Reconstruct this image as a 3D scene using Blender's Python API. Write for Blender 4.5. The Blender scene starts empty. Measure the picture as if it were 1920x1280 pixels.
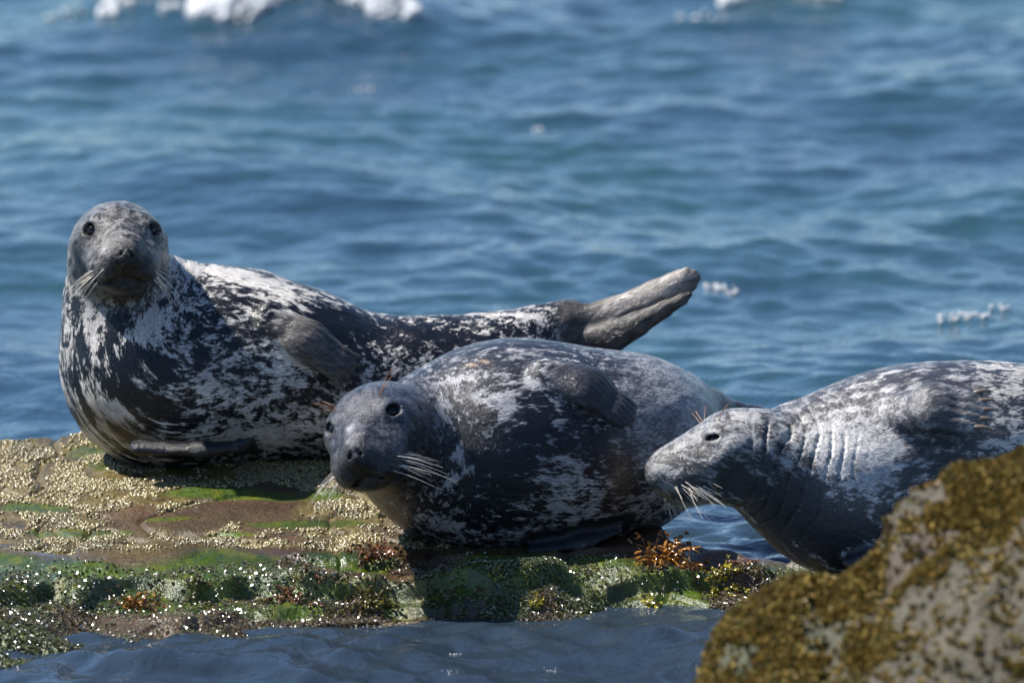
import bpy, math, random
import numpy as np
from mathutils import Vector
from mathutils.bvhtree import BVHTree

C = bpy.context.scene.collection
SC = bpy.context.scene
rng = np.random.default_rng(7)
random.seed(7)
R = math.radians

# ------------------------------------------------------------------ camera, sky, sun, exposure
PITCH = R(10.0); DIST = 38.0; LENS = 500.0
PPM = 1920.0 / (36.0 / LENS * DIST)            # photo pixels per metre at the seals
cp, sp = math.cos(PITCH), math.sin(PITCH)
CAM = np.array([0.0, -DIST * cp, DIST * sp])
FWD = np.array([0.0, cp, -sp]); UP = np.array([0.0, sp, cp]); RT = np.array([1.0, 0, 0])
cam = bpy.data.cameras.new("camera"); camo = bpy.data.objects.new("camera", cam); C.objects.link(camo)
camo.location = CAM; camo.rotation_euler = (math.pi / 2 - PITCH, 0, 0)
cam.lens = LENS; cam.sensor_width = 36.0; cam.clip_start = 1.0; cam.clip_end = 20000
cam.dof.use_dof = True; cam.dof.focus_distance = 38.25; cam.dof.aperture_fstop = 3.0
cam.dof.aperture_blades = 9
SC.camera = camo

SUN_EL = R(55); SUN_AZ = R(-77)                 # azimuth from +Y towards +X
sun_dir = np.array([math.sin(SUN_AZ) * math.cos(SUN_EL), math.cos(SUN_AZ) * math.cos(SUN_EL), math.sin(SUN_EL)])
w = bpy.data.worlds.new("World"); SC.world = w; w.use_nodes = True
nt = w.node_tree
sky = nt.nodes.new("ShaderNodeTexSky"); sky.sky_type = 'NISHITA'; sky.sun_disc = False
sky.sun_elevation = SUN_EL; sky.sun_rotation = SUN_AZ; sky.air_density = 1.0; sky.dust_density = 0.0; sky.ozone_density = 5.0; sky.altitude = 2500
bg = nt.nodes["Background"]; nt.links.new(sky.outputs[0], bg.inputs[0]); bg.inputs[1].default_value = 0.095
sl = bpy.data.lights.new("sun", 'SUN'); sl.energy = 5.0; sl.angle = R(0.53); sl.color = (1.0, 0.95, 0.88)
so = bpy.data.objects.new("sun", sl); C.objects.link(so)
so.rotation_euler = Vector(-sun_dir).to_track_quat('-Z', 'Y').to_euler(); so.location = (-5, 8, 12)
SC.view_settings.view_transform = 'Standard'; SC.view_settings.look = 'None'
SC.view_settings.exposure = 0.74; SC.view_settings.gamma = 1.0
SC.cycles.max_bounces = 6; SC.cycles.sample_clamp_indirect = 4

# ------------------------------------------------------------------ helpers
def ray(px, py):
    d = FWD * DIST + RT * ((px - 960) / PPM) + UP * ((640 - py) / PPM)
    return d / DIST
def pt(px, py, y):
    """world point seen at photo pixel (px,py) that stands at depth y"""
    d = ray(px, py); t = (y - CAM[1]) / d[1]
    return CAM + d * t
def ptz(px, py, z):
    d = ray(px, py); t = (z - CAM[2]) / d[2]
    return CAM + d * t

def h3(ix, iy, iz, seed):
    h = (ix.astype(np.int64) * 374761393 + iy.astype(np.int64) * 668265263 + iz.astype(np.int64) * 2147483647 + seed * 1274126177) & 0xffffffff
    h = ((h ^ (h >> 13)) * 1274126177) & 0xffffffff
    h = ((h ^ (h >> 16)) * 2246822519) & 0xffffffff
    return ((h ^ (h >> 15)) & 0xffff) / 65535.0
def vnoise(x, y, z, seed=0):
    x, y, z = np.broadcast_arrays(np.asarray(x, float), np.asarray(y, float), np.asarray(z, float))
    ix, iy, iz = np.floor(x), np.floor(y), np.floor(z)
    fx, fy, fz = x - ix, y - iy, z - iz
    fx = fx * fx * (3 - 2 * fx); fy = fy * fy * (3 - 2 * fy); fz = fz * fz * (3 - 2 * fz)
    r = 0
    for a in (0, 1):
        wx = fx if a else 1 - fx
        for b in (0, 1):
            wy = fy if b else 1 - fy
            for c in (0, 1):
                wz = fz if c else 1 - fz
                r = r + wx * wy * wz * h3(ix + a, iy + b, iz + c, seed)
    return r * 2 - 1
def fbm(x, y, z=0.0, octv=4, seed=0, gain=0.5):
    s = 0; a = 1; t = 0; f = 1
    for i in range(octv):
        s = s + a * vnoise(x * f + 17.3 * i, y * f + 5.1 * i, z * f + 9.7 * i, seed + i); t += a; a *= gain; f *= 2.03
    return s / t
def sstep(a, b, x):
    t = np.clip((x - a) / (b - a), 0, 1); return t * t * (3 - 2 * t)
def nrm(v):
    v = np.asarray(v, float); return v / np.linalg.norm(v)

def mesh_np(name, V, F, smooth=True):
    """F: (n,k) int array with constant k"""
    V = np.ascontiguousarray(V, dtype=np.float32); F = np.asarray(F, dtype=np.int32)
    me = bpy.data.meshes.new(name); k = F.shape[1]
    me.vertices.add(len(V)); me.vertices.foreach_set("co", V.ravel())
    me.loops.add(F.size); me.loops.foreach_set("vertex_index", F.ravel())
    me.polygons.add(len(F)); me.polygons.foreach_set("loop_start", np.arange(0, F.size, k, dtype=np.int32))
    me.polygons.foreach_set("use_smooth", np.full(len(F), smooth))
    me.update(calc_edges=True)
    return me
def obj(name, me, mat=None, parent=None):
    o = bpy.data.objects.new(name, me); C.objects.link(o)
    if mat: me.materials.append(mat)
    if parent: o.parent = parent
    return o
def tag(o, label=None, cat=None, group=None, kind=None):
    if label: o["label"] = label
    if cat: o["category"] = cat
    if group: o["group"] = group
    if kind: o["kind"] = kind
    return o
def empty(name, loc):
    o = bpy.data.objects.new(name, None); C.objects.link(o); o.location = loc; o.empty_display_size = .1
    return o
def vattr(me, name, arr):
    arr = np.asarray(arr, np.float32)
    if arr.ndim == 1:
        a = me.attributes.new(name, 'FLOAT', 'POINT'); a.data.foreach_set("value", arr)
    elif arr.shape[1] == 3:
        a = me.attributes.new(name, 'FLOAT_VECTOR', 'POINT'); a.data.foreach_set("vector", arr.ravel())
    else:
        a = me.attributes.new(name, 'FLOAT_COLOR', 'POINT'); a.data.foreach_set("color", arr.ravel())
def col4(c): return np.concatenate([c, np.ones((len(c), 1))], 1)

class NB:
    """small node-tree builder"""
    def __init__(s, name):
        s.m = bpy.data.materials.new(name); s.m.use_nodes = True; s.t = s.m.node_tree; s.b = s.t.nodes["Principled BSDF"]
    def n(s, kind, **kw):
        o = s.t.nodes.new("ShaderNode" + kind)
        for k, v in kw.items(): setattr(o, k, v)
        return o
    def l(s, a, b): s.t.links.new(a, b)
    def inp(s, node, name, v):
        if hasattr(v, 'is_output'): s.l(v, node.inputs[name])
        else: node.inputs[name].default_value = v
    def math(s, op, a, b=0.0, c=None, clamp=False):
        o = s.n("Math", operation=op, use_clamp=clamp); s.inp(o, 0, a); s.inp(o, 1, b)
        if c is not None: s.inp(o, 2, c)
        return o.outputs[0]
    def attr(s, name, out='Fac'):
        o = s.n("Attribute", attribute_name=name); return o.outputs[out]
    def noise(s, vec, scale, detail=4, rough=.5, dist=0.0):
        o = s.n("TexNoise"); s.inp(o, 'Vector', vec); o.inputs['Scale'].default_value = scale; o.inputs['Detail'].default_value = detail
        o.inputs['Roughness'].default_value = rough; o.inputs['Distortion'].default_value = dist; return o.outputs['Fac']
    def vmul(s, vec, m):
        o = s.n("VectorMath", operation='MULTIPLY'); s.inp(o, 0, vec); o.inputs[1].default_value = m; return o.outputs[0]
    def ramp(s, f, lo, hi):
        o = s.n("MapRange", interpolation_type='SMOOTHSTEP'); s.inp(o, 0, f); s.inp(o, 1, lo); s.inp(o, 2, hi); return o.outputs[0]
    def mix(s, f, a, b, blend='MIX'):
        o = s.n("MixRGB", blend_type=blend); s.inp(o, 0, f); s.inp(o, 1, a); s.inp(o, 2, b); return o.outputs[0]
    def bump(s, h, strength, dist, normal=None):
        o = s.n("Bump"); s.inp(o, 'Height', h); s.inp(o, 'Strength', strength); o.inputs['Distance'].default_value = dist
        if normal is not None: s.l(normal, o.inputs['Normal'])
        return o.outputs[0]
    def geo(s): return s.n("TexCoord").outputs['Object']
def rgb(r, g, b): return (r, g, b, 1.0)

# ------------------------------------------------------------------ signed-distance sculpting
class SDF:
    def __init__(s): s.pr = []
    def cone(s, a, b, ra, rb, k=.02, op='u', n=None, f=1.0):
        a = np.asarray(a, float); b = np.asarray(b, float); ba = b - a; L2 = max(ba @ ba, 1e-9)
        nn = None if n is None else nrm(n)
        def fn(X, Y, Z):
            qx, qy, qz = X - a[0], Y - a[1], Z - a[2]
            t = np.clip((qx * ba[0] + qy * ba[1] + qz * ba[2]) / L2, 0, 1)
            qx = qx - t * ba[0]; qy = qy - t * ba[1]; qz = qz - t * ba[2]; r = ra + (rb - ra) * t
            if nn is None: return np.sqrt(qx * qx + qy * qy + qz * qz) - r
            c = qx * nn[0] + qy * nn[1] + qz * nn[2]
            q2 = qx * qx + qy * qy + qz * qz - c * c
            l1 = np.sqrt(q2 + (c / f) ** 2); l2 = np.sqrt(q2 + (c / f / f) ** 2) + 1e-6
            return (l1 - r) * l1 / l2
        m = max(ra, rb); s.pr.append((fn, np.minimum(a, b) - m, np.maximum(a, b) + m, k, op))
    def ell(s, c, r, M=None, k=.02, op='u'):
        c = np.asarray(c, float); r = np.asarray(r, float) * np.ones(3); M = np.eye(3) if M is None else M   # rows of M = axes
        def fn(X, Y, Z):
            x, y, z = X - c[0], Y - c[1], Z - c[2]
            q = [M[i, 0] * x + M[i, 1] * y + M[i, 2] * z for i in range(3)]
            k0 = np.sqrt(sum((q[i] / r[i]) ** 2 for i in range(3))) + 1e-6; k1 = np.sqrt(sum((q[i] / r[i] ** 2) ** 2 for i in range(3))) + 1e-6
            return k0 * (k0 - 1) / k1
        m = r.max(); s.pr.append((fn, c - m, c + m, k, op))
    @staticmethod
    def comb(F, d, k, op):
        if op == 'u':
            h = np.maximum(k - np.abs(F - d), 0) / k; return np.minimum(F, d) - h * h * k * .25
        d = -d; h = np.maximum(k - np.abs(F - d), 0) / k; return np.maximum(F, d) + h * h * k * .25
    def val(s, P):
        P = np.atleast_2d(P); F = np.full(len(P), 1.0)
        for fn, lo, hi, k, op in s.pr: F = s.comb(F, fn(P[:, 0], P[:, 1], P[:, 2]), k, op)
        return F
    def grad(s, p, e=.004):
        Q = np.array([p + np.eye(3)[i] * e * sg for i in range(3) for sg in (1, -1)]); v = s.val(Q)
        return nrm([v[0] - v[1], v[2] - v[3], v[4] - v[5]])
    def hit(s, px, py):
        """where the line of sight through a photo pixel meets the sculpt, and the normal there"""
        d = nrm(ray(px, py)); t = (-3 - CAM[1]) / d[1]
        for i in range(90):
            v = s.val(CAM + d * t)[0]
            if v < .0005 or t > 45: break
            t += v * .8
        p = CAM + d * t; return p, s.grad(p)
    def mesh(s, h):
        lo = np.min([p[1] for p in s.pr if p[4] == 'u'], 0) - 3 * h; hi = np.max([p[2] for p in s.pr if p[4] == 'u'], 0) + 3 * h
        n = np.ceil((hi - lo) / h).astype(int) + 1
        ax = [(lo[i] + h * np.arange(n[i])).astype(np.float32) for i in range(3)]
        F = np.full(n, .09, np.float32)
        for fn, a, b, k, op in s.pr:
            m = k + .02
            i0 = np.clip(np.floor((a - m - lo) / h).astype(int), 0, n); i1 = np.clip(np.ceil((b + m - lo) / h).astype(int) + 1, 0, n)
            sl_ = tuple(slice(i0[i], i1[i]) for i in range(3))
            d = fn(ax[0][sl_[0]][:, None, None], ax[1][sl_[1]][None, :, None], ax[2][sl_[2]][None, None, :])
            F[sl_] = s.comb(F[sl_], d, k, op)
        ins = F < 0
        A = ins[:-1, :-1, :-1]; allc = A.copy(); anyc = A.copy()
        cs = [(a, b, c) for a in (0, 1) for b in (0, 1) for c in (0, 1)]
        for a, b, c in cs:
            q = ins[a:n[0] - 1 + a, b:n[1] - 1 + b, c:n[2] - 1 + c]; allc &= q; anyc |= q
        act = anyc & ~allc; I = np.argwhere(act); N = len(I)
        idx = np.full(act.shape, -1, np.int32); idx[act] = np.arange(N)
        cv = {c: F[I[:, 0] + c[0], I[:, 1] + c[1], I[:, 2] + c[2]] for c in cs}
        acc = np.zeros((N, 3)); cnt = np.zeros(N)
        for c in cs:
            for axn in range(3):
                if c[axn] == 0:
                    c2 = list(c); c2[axn] = 1; v0, v1 = cv[c], cv[tuple(c2)]
                    sg = (v0 < 0) != (v1 < 0); t = np.where(sg, v0 / np.where(sg, v0 - v1, 1), 0)
                    p = np.array(c, float)[None, :].repeat(N, 0); p[:, axn] = t
                    acc[sg] += p[sg]; cnt[sg] += 1
        V = (I + acc / cnt[:, None]) * h + lo
        Q = []
        for axn in range(3):
            o1, o2 = [(1, 2), (2, 0), (0, 1)][axn]
            s0 = [slice(None)] * 3; s1 = [slice(None)] * 3
            s0[axn] = slice(0, -1); s1[axn] = slice(1, None)
            e = ins[tuple(s0)] != ins[tuple(s1)]; J = np.argwhere(e)
            J = J[(J[:, o1] > 0) & (J[:, o2] > 0) & (J[:, o1] < n[o1] - 1) & (J[:, o2] < n[o2] - 1)]
            def g(d1, d2):
                K = J.copy(); K[:, o1] += d1; K[:, o2] += d2; return idx[K[:, 0], K[:, 1], K[:, 2]]
            q = np.stack([g(-1, -1), g(0, -1), g(0, 0), g(-1, 0)], 1)
            fl = ~ins[J[:, 0], J[:, 1], J[:, 2]]; q[fl] = q[fl][:, ::-1]; Q.append(q)
        Q = np.concatenate(Q)
        # light smoothing
        for it, lam in enumerate((.5, -.52, .5, -.52)):
            S = np.zeros_like(V); W = np.zeros(len(V))
            for a, b in ((0, 1), (1, 2), (2, 3), (3, 0)):
                for u, v in ((a, b), (b, a)):
                    for c in range(3): S[:, c] += np.bincount(Q[:, u], V[Q[:, v], c], len(V))
                    W += np.bincount(Q[:, u], minlength=len(V))
            V = V + lam * (S / np.maximum(W, 1)[:, None] - V)
        return V, Q

def spline(K, n):
    """Catmull-Rom through rows of K"""
    K = np.asarray(K, float); P = np.vstack([2 * K[0] - K[1], K, 2 * K[-1] - K[-2]]); out = []
    for i in range(1, len(P) - 2):
        p0, p1, p2, p3 = P[i - 1:i + 3]
        for t in np.linspace(0, 1, n, endpoint=False):
            out.append(.5 * (2 * p1 + (p2 - p0) * t + (2 * p0 - 5 * p1 + 4 * p2 - p3) * t * t + (3 * p1 - p0 - 3 * p2 + p3) * t ** 3))
    out.append(K[-1]); return np.array(out)
def tube(P, rr, ns=6):
    """tapered tube along points P, radii rr -> V,F (quads)"""
    P = np.asarray(P, float); n = len(P); T = np.gradient(P, axis=0); T /= np.linalg.norm(T, axis=1)[:, None]
    u = np.cross(T[0], [0.3, 0.2, 0.93]); u = nrm(u); V = []
    for i in range(n):
        u = nrm(u - T[i] * (u @ T[i])); v = np.cross(T[i], u)
        for j in range(ns):
            a = 2 * math.pi * j / ns; V.append(P[i] + rr[i] * (math.cos(a) * u + math.sin(a) * v))
    F = [[i * ns + j, i * ns + (j + 1) % ns, (i + 1) * ns + (j + 1) % ns, (i + 1) * ns + j] for i in range(n - 1) for j in range(ns)]
    V.append(P[0]); V.append(P[-1]); m = len(V)
    F += [[m - 2, (j + 1) % ns, j, j] for j in range(0)]
    return np.array(V[:-2]), F
# ------------------------------------------------------------------ sea
SEA = -0.70
def waves(x, y, ncomp, lmin, lmax, slope, seed, spread=1.0, main=R(80)):
    r = np.random.default_rng(seed); z = np.zeros_like(x)
    for i in range(ncomp):
        L = lmin * (lmax / lmin) ** r.random(); k = 2 * math.pi / L; th = main + r.normal() * spread * .55
        a = slope / k * math.sqrt(2.0 / ncomp) * (.6 + .8 * r.random()); ph = r.random() * 6.283
        u = k * (x * math.cos(th) + y * math.sin(th)) + ph
        # sharper crests than troughs
        z += a * (np.sin(u) - .22 * np.cos(2 * u))
    return z
FOAMS = [(ptz(300, 50, SEA), .20), (ptz(570, 68, SEA), .38), (ptz(1465, 24, SEA), .20)]
def sea_h(x, y):
    wx = x + .25 * fbm(x * .8, y * .5, 0, 2, 40); wy = y + .35 * fbm(x * .7, y * .5, 3, 2, 41)
    gust = .65 + .55 * fbm(x * .35, y * .22, 1, 2, 44)
    z = waves(wx, wy, 60, .11, .6, .13, 1, 6) * gust + waves(wx, wy, 14, 1.0, 3.5, .05, 2, 2.0)
    z += waves(wx + .1, wy, 16, .1, .26, .05, 3, 1.5) * np.clip(gust, .2, 2)
    amp = np.where(y < 1.5, .55 + .45 * sstep(.8, 2.5, y), 1.0)
    pool = sstep(.9, .4, np.hypot((x - .6) / 1.0, (y - .7) / .7)); amp = amp * (1 - .6 * pool)
    amp = amp + 1.1 * sstep(-.3, -.7, y)
    z = z * amp
    z = z + waves(wx, wy, 50, .08, .34, .22, 9, 1.2, R(86)) * np.maximum(sstep(-.25, -.55, y), pool * 1.2)
    for (p, hw) in FOAMS:                               # small breakers beneath the foam
        z += .08 * np.exp(-((y - p[1] - .35) / .55) ** 2) * np.exp(-((x - p[0]) / (hw * 1.6)) ** 2)
    return SEA + z
def axis_pts(lo, hi, d, far_lo, far_hi, g=1.22):
    a = list(np.arange(lo, hi, d)); s = d; v = lo; L = []
    while v > far_lo: s *= g; v -= s; L.append(v)
    s = d; v = a[-1]; H = []
    while v < far_hi: s *= g; v += s; H.append(v)
    return np.array(L[::-1] + a + H)
ax_ = axis_pts(-3.2, 3.2, .018, -3000, 3000); ay_ = axis_pts(-2.6, 14, .022, -45, 6000)
GX, GY = np.meshgrid(ax_, ay_, indexing='ij')
GZ = sea_h(GX, GY); far = sstep(60, 25, np.hypot(GX, GY)); GZ = SEA + (GZ - SEA) * far
def grid_faces(nx, ny):
    i = (np.arange(nx - 1)[:, None] * ny + np.arange(ny - 1)[None, :]).ravel()
    return np.stack([i, i + ny, i + ny + 1, i + 1], 1)
me = mesh_np("sea", np.stack([GX, GY, GZ], -1).reshape(-1, 3), grid_faces(len(ax_), len(ay_)))
nb = NB("sea_water"); g = nb.geo()
nb.b.inputs['Roughness'].default_value = .08; nb.b.inputs['IOR'].default_value = 1.333
n1 = nb.noise(nb.vmul(g, (1.0, .6, 1)), 3.0, 3, .5); n0 = nb.noise(g, .5, 2, .5)
sx = nb.n("SeparateXYZ"); nb.l(g, sx.inputs[0]); near = nb.ramp(sx.outputs[1], .2, 2.2)      # near shallows, with shade put into the darker base colour
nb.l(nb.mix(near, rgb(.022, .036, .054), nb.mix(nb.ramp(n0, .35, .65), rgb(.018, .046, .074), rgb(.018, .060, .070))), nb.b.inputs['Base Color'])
b1 = nb.bump(nb.noise(nb.vmul(g, (1, .75, 1)), 9, 4, .6, .5), .6, .022)
b2 = nb.bump(nb.noise(nb.vmul(g, (1, .8, 1)), 38, 4, .6, .3), .22, .004, b1)
nb.l(b2, nb.b.inputs['Normal'])
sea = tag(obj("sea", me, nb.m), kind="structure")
# sea bed closes the water from below
# ------------------------------------------------------------------ rock ledge the seals lie on
def interp(x, pts):
    p = np.array(pts); return np.interp(x, p[:, 0], p[:, 1])
def mx(px): return (px - 960) / PPM
def front_y(x):      # where the ledge meets the sea in front
    return interp(x, [(mx(-300), -.9), (mx(0), -.84), (mx(160), -.86), (mx(300), -.72), (mx(420), -.58), (mx(560), -.42), (mx(700), -.36), (mx(850), -.31),
                      (mx(1000), -.31), (mx(1200), -.32), (mx(1400), -.30), (mx(1700), -.6), (mx(2400), -.8)])
def back_y(x):
    return interp(x, [(mx(-500), 1.15), (mx(0), 1.26), (mx(60), 1.30), (mx(180), 1.42), (mx(400), 1.62), (mx(1000), 1.6), (mx(1150), .95), (mx(1225), .55),
                      (mx(1262), .12), (mx(1400), .03), (mx(1480), .02), (mx(1700), .35), (mx(2400), .6)])
def ledge_h(x, y):
    wy = y + .07 * fbm(x * 2.2, y * 2.2, 0, 3, 11) + .02 * fbm(x * 9, y * 9, 0, 2, 12)
    fy = front_y(x); by = back_y(x)
    z = -.588 + .074 * np.clip(y, -.2, 1.5)
    z = z + .012 * fbm(x * 1.6, y * 2.0, 0, 3, 13)
    z = z + .03 * sstep(mx(650), mx(0), x) * sstep(-.1, .6, y) * fbm(x * 2, y * 1.2, 2, 2, 19)
    # three broken steps down to the water
    L = (wy - fy + .08 * fbm(x * 4, 0 * x, 3, 2, 113))                                        # metres behind the shore line
    lip = np.clip(-fy + .02, .25, 1.1)
    u = L / lip                                         # 0 at shore, 1 at flat top
    u = u + .22 * fbm(x * 2.6, y * 2.2, 12, 3, 114) * sstep(mx(1400), mx(1000), x)
    z = z - .022 * sstep(1.02, .88, u) - .046 * sstep(.60, .52, u + .5 * fbm(x * 3.3, y * 2, 5, 3, 14)) - .026 * sstep(.25, .12, u + .2 * fbm(x * 5, y * 3, 7, 2, 15)) - .18 * sstep(.0, -.25, u)
    lob = np.clip(1 - np.abs(u - .6) / .6, 0, 1)
    z = z + .016 * lob + lob * (.075 * fbm(x * 3.6, y * 3.0, 4, 3, 16) + .016 * (1 - np.abs(fbm(x * 7, y * 5, 9, 2, 17)) * 2))
    z = z - .5 * sstep(-.02, .25, wy - by - .03 * fbm(x * 6, y * 3, 0, 2, 18))
    z = z + .006 * fbm(x * 16, y * 12, 0, 4, 20, .6) - .012 * sstep(.06, .0, np.abs(fbm(x * 3.1 + .4 * y, y * 2.3, 21, 3, 121)))
    return z
hx = .0055
lx = np.arange(-1.75, 1.8, hx); ly = np.arange(-1.35, 1.95, hx)
LX, LY = np.meshgrid(lx, ly, indexing='ij'); LZ = ledge_h(LX, LY)
px_ = LX * PPM + 960
# where barnacles, weed film and bare rock sit
def masks(x, y):
    fy = front_y(x); u = (y - fy) / np.clip(-fy + .02, .25, 1.1)
    u = u + .30 * fbm(x * 2.6, y * 2.2, 12, 3, 114)
    n = fbm(x * 3.0, y * 2.2, 0, 4, 30, .55); n2 = fbm(x * 2.3, y * 1.7, 5, 3, 31)
    barn = sstep(-.12, .10, n + .20 - .9 * sstep(.12, -.02, y) - .5 * sstep(mx(640), mx(740), x) - .15 * sstep(.8, 1.2, y) * sstep(mx(120), mx(0), x))
    green = sstep(.10, .25, n2 + .06) * (1 - .3 * barn)
    gs = .9 * np.exp(-((x - mx(430) + (y - .66) * 1.6) / .20) ** 2 - ((y - .66) / .10) ** 2)       # green tongue by the left seal
    green = np.maximum(green * sstep(.0, .1, np.abs(y - .05)), sstep(.35, .6, gs)); barn = barn * (1 - sstep(.3, .55, gs))
    for (gx, gy, ga_, gb_) in ((150, .28, .16, .05), (560, .30, .20, .06), (420, .20, .10, .03), (60, .55, .10, .05), (600, .62, .07, .08), (300, .42, .09, .03)):
        gg = sstep(.35, .6, np.exp(-((x - mx(gx) + .03 * n) / ga_) ** 2 - ((y - gy + .06 * n2) / gb_) ** 2) + .25 * n); green = np.maximum(green, gg * .9); barn = barn * (1 - gg)
    gf = sstep(-.05, .2, fbm(x * 2.6, y * 3.5, 8, 3, 32) - .0 + .25 * sstep(mx(450), mx(200), x)) * sstep(1.02, .92, u) * sstep(.0, .3, u)
    gt = np.exp(-((x - mx(655)) / .16) ** 2 - ((y + .03) / .10) ** 2) + np.exp(-((x - mx(1250)) / .2) ** 2 - ((y + .12) / .10) ** 2) + np.exp(-((x - mx(130)) / .25) ** 2 - ((y + .12) / .12) ** 2)
    green = np.maximum(green, gf); green = np.maximum(green, sstep(.4, .7, gt))
    return barn, green, u
barn, green, U = masks(LX, LY)
nA = fbm(LX * 8, LY * 8, 0, 4, 33); nB = fbm(LX * 2.1, LY * 2.6, 2, 3, 34); nC = fbm(LX * 30, LY * 22, 2, 3, 35)
def c3(*c): return np.array(c)[None, None, :]
col = c3(.10, .055, .028) * (1 - sstep(-.2, .3, nB))[..., None] + c3(.12, .085, .038) * sstep(-.2, .3, nB)[..., None]
col = col * (.75 + .5 * nA[..., None])
bc = c3(.13, .10, .03) * (.6 + .9 * (nC[..., None] + .4))
col = col * (1 - .75 * barn[..., None]) + bc * .75 * barn[..., None]
gc = c3(.042, .075, .004) * (1 + .9 * nA[..., None]) + c3(.11, .08, .0) * np.clip(nC, 0, 1)[..., None]
col = col * (1 - green[..., None]) + gc * green[..., None]
low = sstep(.75, .3, U) * (1 - green)
col = col * (1 - .6 * low[..., None]) + c3(.075, .052, .02) * (.6 * low * (1 + nA))[..., None]
col = np.clip(col, .004, .8)
shelf = np.exp(-((LY - .045) / .075) ** 2) * sstep(mx(760), mx(640), LX)    # wet, smooth strip in front of the barnacles
wet = np.clip(.35 + .5 * sstep(.2, -.1, LY) + .5 * shelf, 0, 1)
LZ = LZ + .003 * barn * np.abs(fbm(LX * 45, LY * 45, 0, 2, 36)) * 2
me = mesh_np("rock_ledge", np.stack([LX, LY, LZ], -1).reshape(-1, 3), grid_faces(len(lx), len(ly)))
vattr(me, "col", col4(col.reshape(-1, 3))); vattr(me, "wet", wet.ravel()); vattr(me, "shelf", shelf.ravel())
nb = NB("wet_rock"); g = nb.geo()
fine = nb.noise(nb.vmul(g, (1, .8, 1)), 130, 4, .6)
cc = nb.mix(1.0, nb.attr("col", "Color"), nb.mix(nb.ramp(fine, .3, .7), rgb(.55, .55, .55), rgb(1.35, 1.35, 1.35)), 'MULTIPLY')
nb.l(cc, nb.b.inputs['Base Color'])
nb.l(nb.math('SUBTRACT', .50, nb.math('MULTIPLY', nb.attr("wet"), .30)), nb.b.inputs['Roughness'])
nb.b.inputs['Coat Roughness'].default_value = .13; nb.b.inputs['Coat IOR'].default_value = 1.42
nb.l(nb.math('MULTIPLY', nb.attr("wet"), .4), nb.b.inputs['Coat Weight'])
str_ = nb.math('SUBTRACT', .9, nb.math('MULTIPLY', nb.attr("shelf"), .7))
b = nb.bump(nb.noise(nb.vmul(g, (1, .7, 1)), 70, 4, .65), str_, .008); nb.l(b, nb.b.inputs['Normal'])
b2 = nb.bump(nb.noise(nb.vmul(g, (1, .8, 1)), 65, 3, .6), nb.math('MULTIPLY', str_, nb.attr('wet')), .022); nb.l(b2, nb.b.inputs['Coat Normal'])
ledge = tag(obj("rock_ledge", me, nb.m), kind="structure")
LEDGE = BVHTree.FromPolygons([tuple(v) for v in np.stack([LX[::4, ::4], LY[::4, ::4], LZ[::4, ::4]], -1).reshape(-1, 3)],
                             grid_faces(len(lx[::4]), len(ly[::4])).tolist())
def ledge_z(x, y): return np.asarray(ledge_h(np.asarray(x, float), np.asarray(y, float)))

def merge_copies(baseV, baseF, locs, axes, scales, cols=None):
    """one mesh of many tiny copies: axes (n,3,3) columns"""
    n = len(locs); nv = len(baseV)
    V = np.einsum('nij,vj->nvi', axes, baseV) * np.asarray(scales)[:, None, None] + np.asarray(locs)[:, None, :]
    F = (np.asarray(baseF)[None] + (np.arange(n) * nv)[:, None, None]).reshape(-1, len(baseF[0]))
    return V.reshape(-1, 3), F
def frames(N, ang):
    N = N / np.linalg.norm(N, axis=1)[:, None]; h = np.where(np.abs(N[:, :1]) > .9, [[0, 1., 0]], [[1., 0, 0]])
    a = np.cross(N, h); a /= np.linalg.norm(a, axis=1)[:, None]; b = np.cross(N, a)
    c, s = np.cos(ang)[:, None], np.sin(ang)[:, None]
    return np.stack([a * c + b * s, -a * s + b * c, N], -1)
# barnacles
def barnacle_base():
    ns = 7; V = []; 
    for r, z in ((1.0, -.25), (.85, .35), (.52, .8), (.28, .72), (.12, .35)):
        for j in range(ns):
            a = 2 * math.pi * j / ns; q = r * (1 + .13 * math.sin(3 * a + r * 5)); V.append((q * math.cos(a), q * math.sin(a), z))
    F = [[i * ns + j, i * ns + (j + 1) % ns, (i + 1) * ns + (j + 1) % ns, (i + 1) * ns + j] for i in range(4) for j in range(ns)]
    return np.array(V), F
nB_ = 95000; bx = rng.uniform(-1.5, .3, nB_); by_ = rng.uniform(-.25, 1.5, nB_)
bm, gm, uu = masks(bx, by_); cl = fbm(bx * 14, by_ * 11, 0, 3, 37)
keep = (rng.random(nB_) < bm * sstep(-.35, .15, cl)) & (by_ < back_y(bx)); bx, by_ = bx[keep], by_[keep]
bz = ledge_z(bx, by_) + .002; e = .004
N = np.stack([-(ledge_z(bx + e, by_) - ledge_z(bx - e, by_)) / (2 * e), -(ledge_z(bx, by_ + e) - ledge_z(bx, by_ - e)) / (2 * e), np.ones_like(bx)], 1) + rng.normal(0, .25, (len(bx), 3))
bV, bF = barnacle_base(); sc_ = .0018 + .0055 * rng.random(len(bx)) ** 2.2
V, F = merge_copies(bV, bF, np.stack([bx, by_, bz], 1), frames(N, rng.uniform(0, 6.28, len(bx))), sc_)
me = mesh_np("barnacles", V, F, True)
tint = (.35 + .8 * rng.random(len(bx)) * sstep(-.5, .3, fbm(bx * 9, by_ * 7, 1, 3, 137)) + .25)[:, None] * np.array([[.235, .18, .065]]) ; ye = rng.random(len(bx)) < .25; tint[ye] *= np.array([.8, .9, .55])
vattr(me, "col", col4(np.repeat(tint, len(bV), 0)))
nb = NB("barnacle_shell"); nb.l(nb.attr("col", "Color"), nb.b.inputs['Base Color']); nb.b.inputs['Roughness'].default_value = .38
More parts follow.
